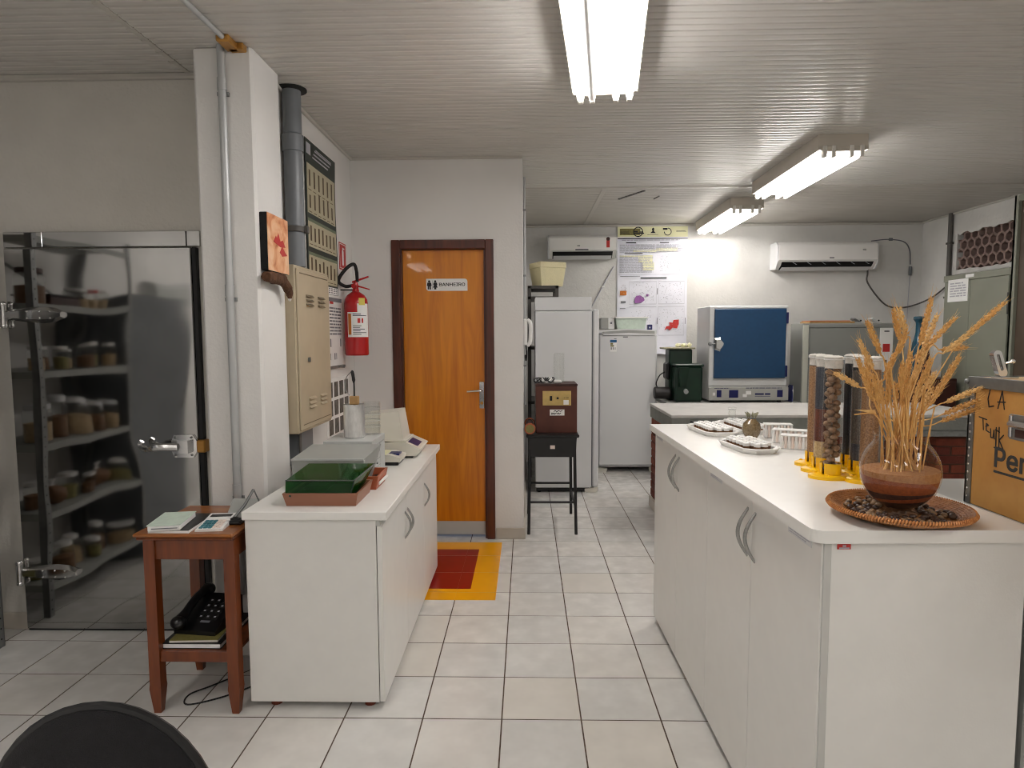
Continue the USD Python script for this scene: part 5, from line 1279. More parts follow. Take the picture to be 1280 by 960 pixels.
on_panel(0.035, 0.07, 0.06, 0.10, 'white_plastic', 'button'); on_panel(0.33, 0.055, 0.37, 0.085, 'paper', 'sticker'); on_panel(0.36, 0.08, 0.41, 0.115, 'paper', 'sticker')
obj('print', face(cat([lines_of_text(0.36, 0.137, 0.72, 0.15, 1, 4), lines_of_text(0.45, 0.07, 0.60, 0.092, 1, 6, 0.8), lines_of_text(0.05, 0.137, 0.2, 0.147, 1, 7), quads([(0.45, 0.06, 0.60, 0.064)])]), (OX0, OY0 - 0.03, TBZ), '-y'), 'navy', pn, False)
obj('top_gap', bx(OX0 + 0.042, OX1 - 0.02, OY0 - 0.016, OY0 - 0.011, OZ - 0.03, OZ - 0.024), 'ink_soft', ov)

ml = thing('green_mill', 'dark green grinding mill left of the drying oven', 'mill', (1.62, 6.62, TBZ))
obj('tall_housing', bx(1.455, 1.69, 6.60, 6.80, TBZ, 1.30, 0.015), 'mech_green', ml)
obj('front_housing', [bx(1.48, 1.75, 6.42, 6.60, TBZ, 1.13, 0.02), bx(1.47, 1.76, 6.41, 6.605, 1.125, 1.15, 0.008)], 'mech_green', ml)
obj('hopper_lip', bx(1.40, 1.71, 6.56, 6.82, 1.295, 1.312, 0.004), 'leaf_pale', ml)
obj('spout', [hull([(1.50 + x, 6.415 + q, z) for x, q, z in ((0, 0, 1.12), (0.10, 0, 1.12), (0, -0.06, 1.12), (0.10, -0.06, 1.12), (0.02, 0, 0.92), (0.08, 0, 0.92), (0.02, -0.02, 0.92), (0.08, -0.02, 0.92))])], 'mech_green', ml)
obj('drive_motor', [lathe([(0.001, -0.09), (0.055, -0.09), (0.062, -0.08), (0.062, 0.06), (0.05, 0.075), (0.001, 0.075)], n=20).apply_transform(trimesh.transformations.rotation_matrix(PI / 2, [0, 1, 0])).apply_translation([1.395, 6.60, TBZ + 0.078])], 'dark_machine', ml)
obj('pulley_guard', bx(1.425, 1.465, 6.58, 6.76, 0.98, 1.16, 0.02), 'black_steel', ml)
obj('release_knob', [cyl((1.58, 6.42, 0.885), (1.58, 6.385, 0.875), 0.022, 14)], 'conduit', ml)
obj('motor_cable', tube(smooth_curve([(1.385, 6.59, 0.86), (1.33, 6.62, 0.93), (1.37, 6.66, 1.02), (1.43, 6.68, 1.06)], 16), 0.006, 6), 'black_rubber', ml)
ft = thing('paper_scraps', 'crumpled pale paper scraps on top of the green mill', 'paper', (1.62, 6.68, 1.312))
for k in range(5):
    m = ball((1.55 + 0.03 * k, 6.66 + 0.02 * (k % 2), 1.333), (0.022, 0.018, 0.021), 2)
    m.vertices += (meshkit.noise(m.vertices * 90 + k)[:, None] - 0.5) * 0.022
    m.vertices[:, 2] = np.maximum(m.vertices[:, 2], 1.3125)
    obj('scrap', m, 'off_white' if k % 2 else 'pale_yellow', ft)
fo = thing('blue_folder', 'dark blue folder leaning beside the drying oven', 'folder', (2.64, 6.5, TBZ), 0, world=False)
obj('cover', hull([(x + dx, q, z) for dx in (0, 0.008) for x, q, z in ((-0.015, -0.10, 0), (-0.015, 0.10, 0), (0.03, 0.02, 0.16), (0.03, 0.10, 0.16))]), 'navy', fo)
obj('pages', hull([(x + dx, q, z) for dx in (0.009, 0.014) for x, q, z in ((-0.015, -0.09, 0), (-0.015, 0.09, 0), (0.028, 0.02, 0.15), (0.028, 0.09, 0.15))]), 'paper', fo)

# ------------------------------------------------------------------ fridges and the corner behind the washroom
f1 = thing('upright_freezer', 'tall white freezer seen from its plain side, door edge on the right', 'freezer', (0.36, 6.1, 0))
obj('body', bx(0.078, 0.588, 5.83, 6.40, 0.045, 1.66, 0.006), 'white_enamel', f1)
obj('top_section', bx(0.078, 0.585, 5.83, 6.40, 1.664, 1.785, 0.006), 'white_enamel', f1)
obj('door_gasket', bx(0.588, 0.600, 5.845, 6.39, 0.06, 1.655), 'ink_soft', f1)
obj('door', bx(0.600, 0.652, 5.83, 6.40, 0.05, 1.675, 0.012), 'white_enamel', f1)
obj('base_grille', bx(0.085, 0.57, 5.85, 6.38, 0.012, 0.045), 'black_plastic', f1)
for x, q in ((0.11, 5.87), (0.11, 6.36), (0.54, 6.36)):
    obj('foot', cyl((x, q, 0), (x, q, 0.02), 0.018, 12), 'black_rubber', f1)
obj('hinge_foot', hull([(0.53, 5.84, 0.0), (0.64, 5.84, 0.0), (0.655, 5.86, 0.02), (0.655, 5.86, 0.045), (0.53, 5.84, 0.035), (0.53, 5.92, 0.0), (0.64, 5.92, 0.0), (0.64, 5.92, 0.045)]), 'off_white', f1)
f2 = thing('white_fridge', 'white single-door fridge with energy label facing the viewer', 'fridge', (1.045, 6.95, 0))
obj('body', bx(0.748, 1.345, 6.735, 7.24, 0.05, 1.455, 0.008), 'white_enamel', f2)
dd = obj('door', bx(0.745, 1.348, 6.68, 6.732, 0.075, 1.445, 0.016), 'white_enamel', f2)
tp_ = [(0.75, 1.448), (1.345, 1.448), (1.345, 1.49), (1.05, 1.503), (0.75, 1.49)]
obj('top_cover', [hull([(x, q, z) for x, z in tp_ for q in (6.70, 7.235)])], 'white_plastic_b', f2)
obj('handle_recess', hull([(x, q, z) for x, z in ((0.79, 1.447), (1.32, 1.447), (1.32, 1.478), (1.05, 1.492), (0.79, 1.476)) for q in (6.682, 6.702)]), 'grey_metal', f2, label='grey grip recess along the top of the door')
obj('grip_lip', hull([(x, q, z) for x, z in ((0.79, 1.440), (1.33, 1.440), (1.33, 1.450), (1.05, 1.464), (0.79, 1.452)) for q in (6.672, 6.688)]), 'white_enamel', f2)
obj('top_hinge', bx(0.735, 0.775, 6.68, 6.72, 1.446, 1.462, 0.003), 'ink_soft', f2)
obj('front_foot', hull([(x, q, z) for x, z in ((0.745, 0.0), (0.83, 0.0), (0.845, 0.04), (0.745, 0.05)) for q in (6.69, 6.74)]), 'off_white', f2)
for x, q in ((1.31, 6.76), (0.79, 7.19), (1.31, 7.19)):
    obj('foot', cyl((x, q, 0), (x, q, 0.05), 0.02, 12), 'off_white', f2)
el = obj('energy_label', face(bx(0, 0.068, 0, 0.125, 0, 0.0008), (0.862, 6.68, 1.27), '-y'), 'paper', dd)
obj('label_head', face(quads([(0, 0.095, 0.068, 0.122)]), (0.862, 6.6792, 1.27), '-y'), 'blue_label', el, False)
obj('label_bars', face(quads([(0.004, 0.072, 0.03, 0.09), (0.004, 0.052, 0.04, 0.068)]), (0.862, 6.6792, 1.27), '-y'), 'jar_fill_olive', el, False)
obj('label_print', face(quads([(0.008, 0.02, 0.018, 0.045), (0.03, 0.02, 0.038, 0.045), (0.05, 0.02, 0.056, 0.045), (0.04, 0.13, 0.066, 0.137)]), (0.862, 6.6792, 1.27), '-y'), 'ink_soft', el, False)
obj('maker_badge', face(quads([(0, 0, 0.05, 0.010)], 0.001), (0.995, 6.68, 1.415), '-y'), 'ink_soft', dd, False)
tu = thing('plastic_tub', 'pale cream plastic tub on top of the white fridge', 'tub', (1.10, 6.95, 1.503))
tz0 = 1.503
obj('tub', cut(hull([(x, q, z) for z, x0, x1, y0, y1 in ((tz0, 0.955, 1.245, 6.83, 7.07), (tz0 + 0.125, 0.94, 1.265, 6.815, 7.085)) for x in (x0, x1) for q in (y0, y1)]), hull([(x, q, z) for z, x0, x1, y0, y1 in ((tz0 + 0.006, 0.961, 1.239, 6.836, 7.064), (tz0 + 0.14, 0.945, 1.26, 6.82, 7.08)) for x in (x0, x1) for q in (y0, y1)])), 'mint', tu)
obj('rim', [bx(0.928, 1.278, 6.803, 6.816, tz0 + 0.112, tz0 + 0.127, 0.003), bx(0.928, 1.278, 7.084, 7.097, tz0 + 0.112, tz0 + 0.127, 0.003), bx(0.928, 0.941, 6.803, 7.097, tz0 + 0.112, tz0 + 0.127, 0.003), bx(1.265, 1.278, 6.803, 7.097, tz0 + 0.112, tz0 + 0.127, 0.003)], 'paper', tu)
wb = thing('white_carton', 'small white and grey carton beside the tub on the fridge', 'box', (0.855, 6.93, 1.4965))
obj('carton', bx(0.80, 0.93, 6.86, 7.0, 1.503, 1.618, 0.003), 'paper', wb)
obj('grey_sleeve', bx(0.785, 0.865, 6.852, 7.004, 1.503, 1.622, 0.002), 'grey_metal', wb)
obj('mark', face(bx(0, 0.02, 0, 0.02, 0, 0.0008), (0.885, 6.86, 1.558), '-y'), 'ink_soft', wb)
pc = thing('purple_cube', 'small dark purple box at the right end of the fridge top', 'box', (1.30, 6.83, 1.495))
obj('carton', bx(1.27, 1.318, 6.80, 6.85, 1.4955, 1.548, 0.002), 'navy', pc)
obj('mark', face(bx(0.012, 0.03, 0.015, 0.03, 0, 0.0008), (1.27, 6.80, 1.4955), '-y'), 'ink_pale', pc)

rk = thing('dark_steel_rack', 'dark grey steel rack standing behind the tall freezer', 'shelf rack', (0.16, 6.75, 0))
for x in (0.012, 0.285):
    for q in (6.46, 6.98):
        obj('post', bx(x, x + 0.035, q, q + 0.035, 0, 1.935, 0.002), 'pipe_dark', rk)
for z in (0.2, 0.75, 1.3, 1.80, 1.905):
    obj('shelf', bx(0.012, 0.32, 6.46, 7.015, z, z + 0.03, 0.002), 'pipe_dark', rk)
sb = thing('styrofoam_box', 'pale yellow styrofoam box with lid on top of the dark rack', 'foam box', (0.20, 6.62, 1.935))
def taper(x0, x1, y0, y1, z0, z1, k):
    return hull([(x, q, z) for z, e in ((z0, k), (z1, 0)) for x in (x0 + e, x1 - e) for q in (y0 + e, y1 - e)])
sbm = turn(taper(0.055, 0.335, 6.50, 6.76, 1.9355, 2.115, 0.022), 0.42, (0, 0, 1), (0.195, 6.63, 0))
obj('box', move(sbm, (0.02, 0.0, 0)), 'styrofoam', sb)
obj('lid', move(turn(bx(0.05, 0.34, 6.495, 6.765, 2.116, 2.175, 0.006), 0.42, (0, 0, 1), (0.195, 6.63, 0)), (0.02, 0, 0)), 'styrofoam', sb)

sl = thing('black_stool_desk', 'black steel stool-desk carrying the brown switch box', 'desk', (0.19, 4.85, 0))
SX0, SX1, SY0, SY1, SZ = 0.005, 0.365, 4.60, 5.10, 0.73
obj('top', bx(SX0 - 0.01, SX1 + 0.012, SY0 - 0.01, SY1, SZ - 0.022, SZ, 0.006), 'black_plastic', sl)
obj('book_box', hull([(x, q, z) for q in (SY0 + 0.006, SY1 - 0.02) for x, z in ((SX0 + 0.01, SZ - 0.023), (SX1 - 0.005, SZ - 0.023), (SX1 - 0.012, SZ - 0.15), (SX1 - 0.03, SZ - 0.165), (SX0 + 0.03, SZ - 0.165), (SX0 + 0.015, SZ - 0.15))]), 'black_steel', sl)
for x, dx in ((SX0 + 0.018, -0.012), (SX1 - 0.022, 0.012)):
    obj('leg', tube([(x + dx, SY0 - 0.012, 0.0), (x, SY0 + 0.02, SZ - 0.03)], 0.0115, 10), 'black_steel', sl)
    obj('leg', tube([(x + dx, SY1 + 0.03, 0.0), (x, SY1 - 0.05, SZ - 0.03)], 0.0115, 10), 'black_steel', sl)
    obj('side_bar', cyl((x + dx * 0.7, SY0 - 0.002, 0.20), (x + dx * 0.7, SY1 + 0.004, 0.20), 0.009, 8), 'black_steel', sl)
obj('front_bar', cyl((SX0 + 0.012, SY0 - 0.001, 0.235), (SX1 - 0.014, SY0 - 0.001, 0.235), 0.009, 8), 'black_steel', sl)
obj('back_bar', cyl((SX0 + 0.012, SY1 + 0.002, 0.26), (SX1 - 0.014, SY1 + 0.002, 0.26), 0.009, 8), 'black_steel', sl)
obj('sticker', face(bx(0, 0.034, 0, 0.026, 0, 0.0008), (0.168, SY0 + 0.006, SZ - 0.105), '-y'), 'pinkish', sl)
sw = thing('switch_box', 'dark brown wooden box with brass-coloured switch panel on the black stool-desk', 'instrument box', (0.215, 4.83, SZ))
QX0, QX1, QY0, QY1, QZ1 = 0.066, 0.368, 4.69, 4.98, SZ + 0.355
obj('cabinet', bx(QX0, QX1, QY0, QY1, SZ, QZ1, 0.003), 'box_brown', sw)
obj('top_edge', bx(QX0 - 0.003, QX1 + 0.003, QY0 - 0.003, QY1 + 0.003, QZ1 - 0.012, QZ1 + 0.004, 0.002), 'dark_wood', sw)
pn = obj('switch_panel', bx(0.116, 0.324, QY0 - 0.006, QY0 + 0.001, 0.932, 1.038, 0.001), 'gold_plate', sw)
obj('toggle_switch', bx(0.168, 0.185, QY0 - 0.014, QY0 - 0.005, 0.968, 1.002, 0.002), 'black_plastic', pn)
obj('pilot_lamp', cyl((0.226, QY0 - 0.012, 0.986), (0.226, QY0 - 0.004, 0.986), 0.008, 12), 'black_plastic', pn)
obj('paper_tag', bx(0.268, 0.306, QY0 - 0.007, QY0 - 0.0055, 0.938, 0.972), 'paper', pn)
obj('panel_print', face(quads([(0.155, 0.055, 0.165, 0.059), (0.172, 0.055, 0.19, 0.059)]), (0.116, QY0 - 0.006, 0.932), '-y'), 'ink', pn, False)
lb = obj('written_label', bx(0.168, 0.275, QY0 - 0.0015, QY0 + 0.001, 0.858, 0.902), 'paper', sw)
obj('writing', face(strokes([[(0.012, 0.008), (0.016, 0.02), (0.022, 0.008), (0.03, 0.02), (0.036, 0.009), (0.048, 0.02)], [(0.052, 0.010), (0.062, 0.020), (0.068, 0.010), (0.080, 0.018)], [(0.03, 0.030), (0.04, 0.036), (0.052, 0.028), (0.062, 0.036), (0.078, 0.030), (0.09, 0.035)]], 0.0025), (0.168, QY0 - 0.0015, 0.858), '-y'), 'ink', lb, False)
cj = thing('tall_glass_tube', 'tall clear glass cylinder standing on the brown switch box', 'glass', (0.245, 4.90, QZ1 + 0.0045), 0, world=False)
obj('glass_wall', cup(0.043, 0.22, (0, 0, 0), 0.003, 28, 0.003), 'clear_glass', cj)
obj('glass_foot', lathe([(0.001, 0.0061), (0.038, 0.0061), (0.038, 0.010), (0.001, 0.012)], n=28), 'clear_glass', cj)
cbx = thing('cable_tangle', 'tangle of black and white cables on top of the switch box', 'cable', (0.15, 4.82, QZ1 + 0.004))
rng = random.Random(2)
for k in range(5):
    pts = [(0.09 + 0.02 * k + 0.035 * math.cos(t_ + k), 4.80 + 0.05 * math.sin(t_ * 1.3 + k), QZ1 + 0.010 + 0.03 * abs(math.sin(t_ * 0.8 + k * 0.6))) for t_ in np.linspace(0, 6.5, 14)]
    obj('cable', tube(smooth_curve(pts, 56), 0.0052, 6), 'white_plastic' if k == 3 else 'black_rubber', cbx)
obj('plug', bx(0.20, 0.26, 4.76, 4.80, QZ1 + 0.0045, QZ1 + 0.028, 0.008), 'white_plastic', cbx)
sp = thing('wooden_spool', 'brown wooden spool lying on the stool-desk against the washroom wall', 'spool', (0.027, 4.78, SZ))
spz = SZ + 0.0405
obj('core', cyl((0.022, 4.63, spz), (0.022, 4.94, spz), 0.026, 20), 'box_brown', sp)
for q in (4.615, 4.92):
    obj('rim', [lathe([(0.031, 0), (0.040, 0.0), (0.040, 0.03), (0.031, 0.03)], n=28, caps=False).apply_transform(trimesh.transformations.rotation_matrix(-PI / 2, [1, 0, 0])).apply_translation([0.022, q, spz])], 'orange_plastic', sp)
obj('end_disc', cyl((0.022, 4.617, spz), (0.022, 4.63, spz), 0.032, 24), 'jar_fill_olive', sp)
wp = thing('wall_telephone', 'white wall telephone on the edge of the washroom wall', 'telephone', (BX1 + 0.02, 4.95, 1.36))
obj('cradle', bx(BX1, BX1 + 0.028, 4.90, 5.0, 1.37, 1.57, 0.008), 'white_plastic', wp)
obj('handset', tube(smooth_curve([(BX1 + 0.03, 4.95, 1.365), (BX1 + 0.052, 4.95, 1.40), (BX1 + 0.055, 4.95, 1.53), (BX1 + 0.03, 4.95, 1.565)], 16), 0.016, 10), 'white_plastic', wp)
obj('cord', tube(smooth_curve([(BX1 + 0.02, 4.95, 1.372), (BX1 + 0.025, 4.97, 1.30), (BX1 + 0.02, 5.02, 1.25), (BX1 + 0.012, 5.05, 1.30)], 20), 0.006, 6), 'black_rubber', wp)
wc = thing('wall_conduit', 'thin white conduit up the side of the washroom wall', 'pipe', (BX1 + 0.01, 5.0, 1.6))
obj('pipe', cyl((BX1 + 0.011, 5.05, 0.9), (BX1 + 0.011, 5.05, CEIL - 0.01), 0.010, 10), 'conduit', wc)
obj('clip', [bx(BX1, BX1 + 0.022, 5.035, 5.065, z, z + 0.014, 0.001) for z in (1.2, 1.9, 2.4)], 'zinc', wc)

# ------------------------------------------------------------------ rear wall: air conditioners, research poster, wires
def air_con(x0, x1, z0, z1, label, open_):
    t = thing('air_conditioner', label, 'air conditioner', ((x0 + x1) / 2, BACK - 0.1, z0))
    q = BACK - 0.215
    H = z1 - z0
    obj('casing', hull([(x, yv, z) for x in (x0 + 0.004, x1 - 0.004) for yv, z in ((BACK, z0 + 0.02), (BACK, z1 - 0.005), (q + 0.05, z1), (q + 0.006, z1 - 0.03), (q, z0 + H * 0.30), (q + 0.03, z0 + H * 0.16), (q + 0.10, z0 + 0.004))]), 'white_plastic', t)
    for xa, xb in ((x0, x0 + 0.012), (x1 - 0.012, x1)):
        obj('end_cap', hull([(x, yv, z) for x in (xa, xb) for yv, z in ((BACK, z0 + 0.015), (BACK, z1 - 0.003), (q + 0.05, z1 + 0.002), (q - 0.002, z1 - 0.035), (q - 0.004, z0 + H * 0.28), (q + 0.05, z0 + 0.004))]), 'white_plastic_b', t)
    obj('front_panel', hull([(x, yv, z) for x in (x0 + 0.014, x1 - 0.014) for yv, z in ((q + 0.006, z1 - 0.02), (q - 0.008, z1 - 0.04), (q - 0.012, z0 + H * 0.34), (q, z0 + H * 0.30), (q + 0.02, z0 + H * 0.5))]), 'white_plastic', t)
    obj('outlet', hull([(x, yv, z) for x in (x0 + 0.05, x1 - 0.05) for yv, z in ((q - 0.001, z0 + H * 0.27), (q + 0.028, z0 + H * 0.155), (q + 0.094, z0 + 0.003), (q + 0.08, z0 + 0.08))]), 'black_plastic', t)
    fl = obj('louvre_blade', hull([(x, yv, z) for x in (x0 + 0.06, x1 - 0.06) for yv, z in ((q + 0.03, z0 + 0.028), (q + 0.034, z0 + 0.023), (q + 0.10, z0 - 0.006), (q + 0.10, z0 - 0.001))]), 'white_plastic_b', t)
    if open_:
        for k in range(6):
            xx = x0 + 0.16 + k * (x1 - x0 - 0.3) / 5
            obj('vane', hull([(xx, q - 0.002, z0 + H * 0.26), (xx + 0.05, q + 0.01, z0 + H * 0.18), (xx + 0.006, q - 0.002, z0 + H * 0.26), (xx + 0.056, q + 0.01, z0 + H * 0.18), (xx + 0.03, q + 0.05, z0 + 0.06)]), 'ink_pale', fl)
    return t, q
ac, q = air_con(0.235, 0.985, 2.275, 2.528, 'white air conditioner on the left, partly above the freezer', False)
obj('energy_sticker', face(bx(0, 0.035, 0, 0.09, 0, 0.0008), (0.865, q - 0.0105, 2.375), '-y'), 'red_print', ac)
obj('sticker_disc', [cyl((0.882, q - 0.012, 2.475), (0.882, q - 0.006, 2.475), 0.02, 16)], 'dark_wood', ac)
obj('badge', face(quads([(0, 0, 0.03, 0.010), (-0.02, -0.045, 0.12, -0.03)], 0.0012), (0.55, q - 0.0118, 2.40), '-y'), 'ink_soft', ac, False)
ac, q = air_con(2.70, 3.775, 2.135, 2.432, 'white air conditioner on the right of the rear wall with open louvre', True)
obj('badge', face(quads([(0, 0, 0.05, 0.012)], 0.0012), (3.25, q - 0.012, 2.25), '-y'), 'ink_soft', ac, False)
obj('glint_window', face(quads([(0, 0, 0.035, 0.018)], 0.0012), (3.60, q - 0.0108, 2.33), '-y'), 'chrome', ac, False)
kc = thing('air_conditioner_cable', 'dark cable hanging from the right air conditioner to the green cabinet', 'cable', (4.0, 7.1, 1.7))
obj('cable', tube(smooth_curve([(3.71, 7.16, 2.165), (3.735, 7.2, 2.10), (3.76, 7.24, 2.0), (3.92, 7.25, 1.80), (4.05, 7.25, 1.73), (4.22, 7.22, 1.74), (4.31, 7.0, 1.82), (4.34, 6.75, 1.95), (4.345, 6.58, 2.005)], 60), 0.0085, 8), 'pipe_dark', kc)
obj('plug', bx(4.335, 4.36, 6.54, 6.60, 1.95, 2.03, 0.004), 'black_plastic', kc)
gw = thing('wall_wires', 'thin grey wires and hook right of the air conditioner', 'wire', (4.2, BACK - 0.01, 2.2))
obj('upper_wire', tube(smooth_curve([(3.80, BACK - 0.006, 2.46), (3.98, BACK - 0.006, 2.475), (4.15, BACK - 0.006, 2.45), (4.22, BACK - 0.006, 2.36), (4.235, BACK - 0.006, 2.20)], 30), 0.006, 6), 'ink_soft', gw)
obj('lower_wire', cyl((4.235, BACK - 0.006, 2.10), (4.22, BACK - 0.006, 1.55), 0.004, 6), 'ink_pale', gw)
obj('connector', [bx(4.22, 4.25, BACK - 0.02, BACK, 2.08, 2.18, 0.004), bx(3.99, 4.03, BACK - 0.015, BACK, 2.46, 2.49, 0.003)], 'pipe_grey', gw)
w2 = thing('corner_wire', 'thin wire running down the rear wall behind the tall freezer', 'wire', (0.7, BACK - 0.005, 1.9))
obj('wire', tube(smooth_curve([(0.97, BACK - 0.006, 2.2), (0.85, BACK - 0.006, 1.98), (0.69, BACK - 0.006, 1.68)], 16), 0.008, 6), 'ink_pale', w2)
obj('staple', bx(0.84, 0.87, BACK - 0.014, BACK, 1.97, 1.99, 0.002), 'paper', w2)

W0, W1, Z0, Z1 = 1.013, 1.79, 1.22, 2.642
rp = thing('research_poster', 'tall white scientific poster with pale green banner on the rear wall', 'poster', (1.40, BACK - 0.006, Z0))
n = 40; xs = np.linspace(W0, W1, 9); v = []; f = []
for i in range(n):
    for j, x in enumerate(xs):
        z = Z0 + (Z1 - Z0) * i / (n - 1)
        d = 0.012 + 0.006 * math.sin(z * 9) * math.sin(j) + (0.03 * max(0, 0.2 - (z - Z0)) / 0.2 if True else 0)
        zz = z + (0.012 * math.sin(j * 1.7) if i == 0 else 0)
        v += [(x, BACK - d, zz), (x, BACK - d + 0.0015, zz)]
ix = lambda i, j, k: (i * 9 + j) * 2 + k
for i in range(n - 1):
    for j in range(8):
        a, b, c, d = ix(i, j, 0), ix(i, j + 1, 0), ix(i + 1, j + 1, 0), ix(i + 1, j, 0)
        f += [(a, b, c), (a, c, d)]
        a, b, c, d = ix(i, j, 1), ix(i, j + 1, 1), ix(i + 1, j + 1, 1), ix(i + 1, j, 1)
        f += [(a, c, b), (a, d, c)]
obj('sheet', trimesh.Trimesh(np.array(v), np.array(f), process=False), 'paper_bluish', rp)
PO = (W0, BACK - 0.0195, Z0)
PW, PH = W1 - W0, Z1 - Z0
def pp_(rects, m, name, lift=0.0):
    obj(name, face(quads([(a * PW, b * PH, c * PW, d * PH) for a, b, c, d in rects]), (PO[0], PO[1] - lift, PO[2]), '-y'), m, rp, False)
pp_([(0.0, 0.915, 0.995, 0.995)], 'pale_yellow', 'banner')
pp_([(0.03, 0.93, 0.32, 0.98)], 'jar_fill_olive', 'banner_patch', 0.001)
def pq(x, z, m): return face(m, (PO[0] + x * PW, PO[1] - 0.002, PO[2] + z * PH), '-y')
obj('banner_print', [pq(0.29, 0.955, prism(Point(0, 0).buffer(0.055).difference(Point(0, 0).buffer(0.045)), 0.0006)), pq(0.22, 0.94, quads([(0, 0, 0.12, 0.012), (0.01, 0.016, 0.05, 0.032), (0.07, 0.014, 0.11, 0.026)])), pq(0.04, 0.945, quads([(0, 0, 0.10, 0.006), (0, 0.012, 0.09, 0.017)])),
    pq(0.5, 0.945, prism(Polygon([(-0.03, 0), (0.03, 0), (0.012, 0.02), (0.014, 0.05), (0, 0.06), (-0.012, 0.045), (-0.006, 0.02)]), 0.0006)), pq(0.42, 0.932, quads([(0, 0, 0.12, 0.004)])),
    pq(0.71, 0.955, prism(Point(0, 0).buffer(0.042).difference(Point(0, 0).buffer(0.034)).difference(sbox(-0.06, 0.0, 0.0, 0.06)), 0.0006)), pq(0.68, 0.97, quads([(-0.03, 0, 0.02, 0.018)])), pq(0.83, 0.955, quads([(0, 0, 0.11, 0.004), (0, 0.008, 0.10, 0.012)]))], 'ink', rp, False, kind='stuff')
pp_([(0.0, 0.90, 0.995, 0.906)], 'ink', 'dark_rule')
obj('headings', [pq(0.12, 0.868, quads([(0, 0, 0.11, 0.010)])), pq(0.6, 0.868, quads([(0, 0, 0.10, 0.010)])), pq(0.1, 0.785, quads([(0, 0, 0.2, 0.009)])), pq(0.33, 0.595, quads([(0, 0, 0.29, 0.012)])), pq(0.04, 0.612, quads([(0, 0, 0.22, 0.005)]))], 'ink', rp, False)
obj('body_text', [pq(0.03, 0, lines_of_text(0, 0.64 * PH, 0.48 * PW, 0.775 * PH, 15, 1)), pq(0.03, 0, lines_of_text(0, 0.795 * PH, 0.5 * PW, 0.86 * PH, 7, 2)), pq(0.55, 0, lines_of_text(0, 0.80 * PH, 0.4 * PW, 0.86 * PH, 6, 3)), pq(0.06, 0, lines_of_text(0, 0.885 * PH, 0.85 * PW, 0.898 * PH, 1, 4))], 'ink_pale', rp, False, kind='stuff')
pp_([(0.03, 0.76, 0.5, 0.775), (0.30, 0.72, 0.5, 0.76), (0.36, 0.66, 0.52, 0.72), (0.22, 0.80, 0.55, 0.815), (0.55, 0.805, 0.85, 0.83)], 'pale_yellow', 'highlighted_text', 0.0006)
def spotted(x0, z0, x1, z1, n, seed, size=0.006):
    r = random.Random(seed)
    return quads([(a, b, a + r.uniform(0.4, 1.4) * size, b + r.uniform(0.4, 1.4) * size) for a, b in ((r.uniform(x0, x1) * PW, r.uniform(z0, z1) * PH) for _ in range(n))])
obj('plot_dots', [pq(0, 0, spotted(0.60, 0.65, 0.92, 0.78, 90, 1)), pq(0, 0, spotted(0.20, 0.40, 0.52, 0.56, 110, 2)), pq(0, 0, spotted(0.60, 0.40, 0.94, 0.56, 110, 3)), pq(0, 0, spotted(0.20, 0.22, 0.50, 0.35, 70, 4)), pq(0, 0, spotted(0.60, 0.17, 0.94, 0.36, 90, 5)), pq(0, 0, spotted(0.05, 0.47, 0.13, 0.55, 30, 6))], 'ink_pale', rp, False, kind='stuff')
pp_([(0.17, 0.395, 0.56, 0.398), (0.17, 0.57, 0.56, 0.573), (0.17, 0.395, 0.172, 0.57), (0.558, 0.395, 0.56, 0.57), (0.59, 0.395, 0.96, 0.398), (0.59, 0.57, 0.96, 0.573), (0.59, 0.395, 0.592, 0.57), (0.958, 0.395, 0.96, 0.57), (0.59, 0.375, 0.96, 0.378), (0.59, 0.15, 0.96, 0.153), (0.59, 0.15, 0.592, 0.375), (0.958, 0.15, 0.96, 0.375), (0.17, 0.375, 0.56, 0.378), (0.01, 0.625, 0.97, 0.627)], 'ink_pale', 'plot_frames')
obj('purple_map', [pq(0.25, 0.405, prism(Polygon([(0, 0.0), (0.07, 0.0), (0.11, 0.03), (0.10, 0.06), (0.06, 0.085), (0.02, 0.08), (0.0, 0.05)]), 0.0006)), pq(0.25, 0.405, prism(Polygon([(0.125, 0.075), (0.15, 0.07), (0.155, 0.095), (0.13, 0.10)]), 0.0006))], 'purple_print', rp, False)
obj('red_map', [pq(0.68, 0.19, prism(Polygon([(0, 0.0), (0.03, 0.02), (0.06, 0.0), (0.09, 0.03), (0.14, 0.02), (0.16, 0.07), (0.16, 0.12), (0.10, 0.115), (0.09, 0.085), (0.05, 0.09), (0.06, 0.05), (0.02, 0.045)]), 0.0006))], 'red_print', rp, False)
obj('yellow_thumbnail', pq(0.04, 0.465, quads([(0, 0, 0.07, 0.05)])), 'orange_print', rp, False)
obj('grey_thumbnail', [pq(0.05, 0.405, quads([(0, 0, 0.055, 0.022)])), pq(0.04, 0.36, quads([(0, 0, 0.06, 0.008)])), pq(0.57, 0.47, quads([(0, 0, 0.006, 0.07)])), pq(0.57, 0.24, quads([(0, 0, 0.006, 0.07)])), pq(0.97, 0.24, quads([(0, 0, 0.006, 0.07)]))], 'ink_soft', rp, False)
obj('red_rule', pq(0.02, 0.125, quads([(0, 0, 0.52 * PW, 0.004)])), 'red_print', rp, False)

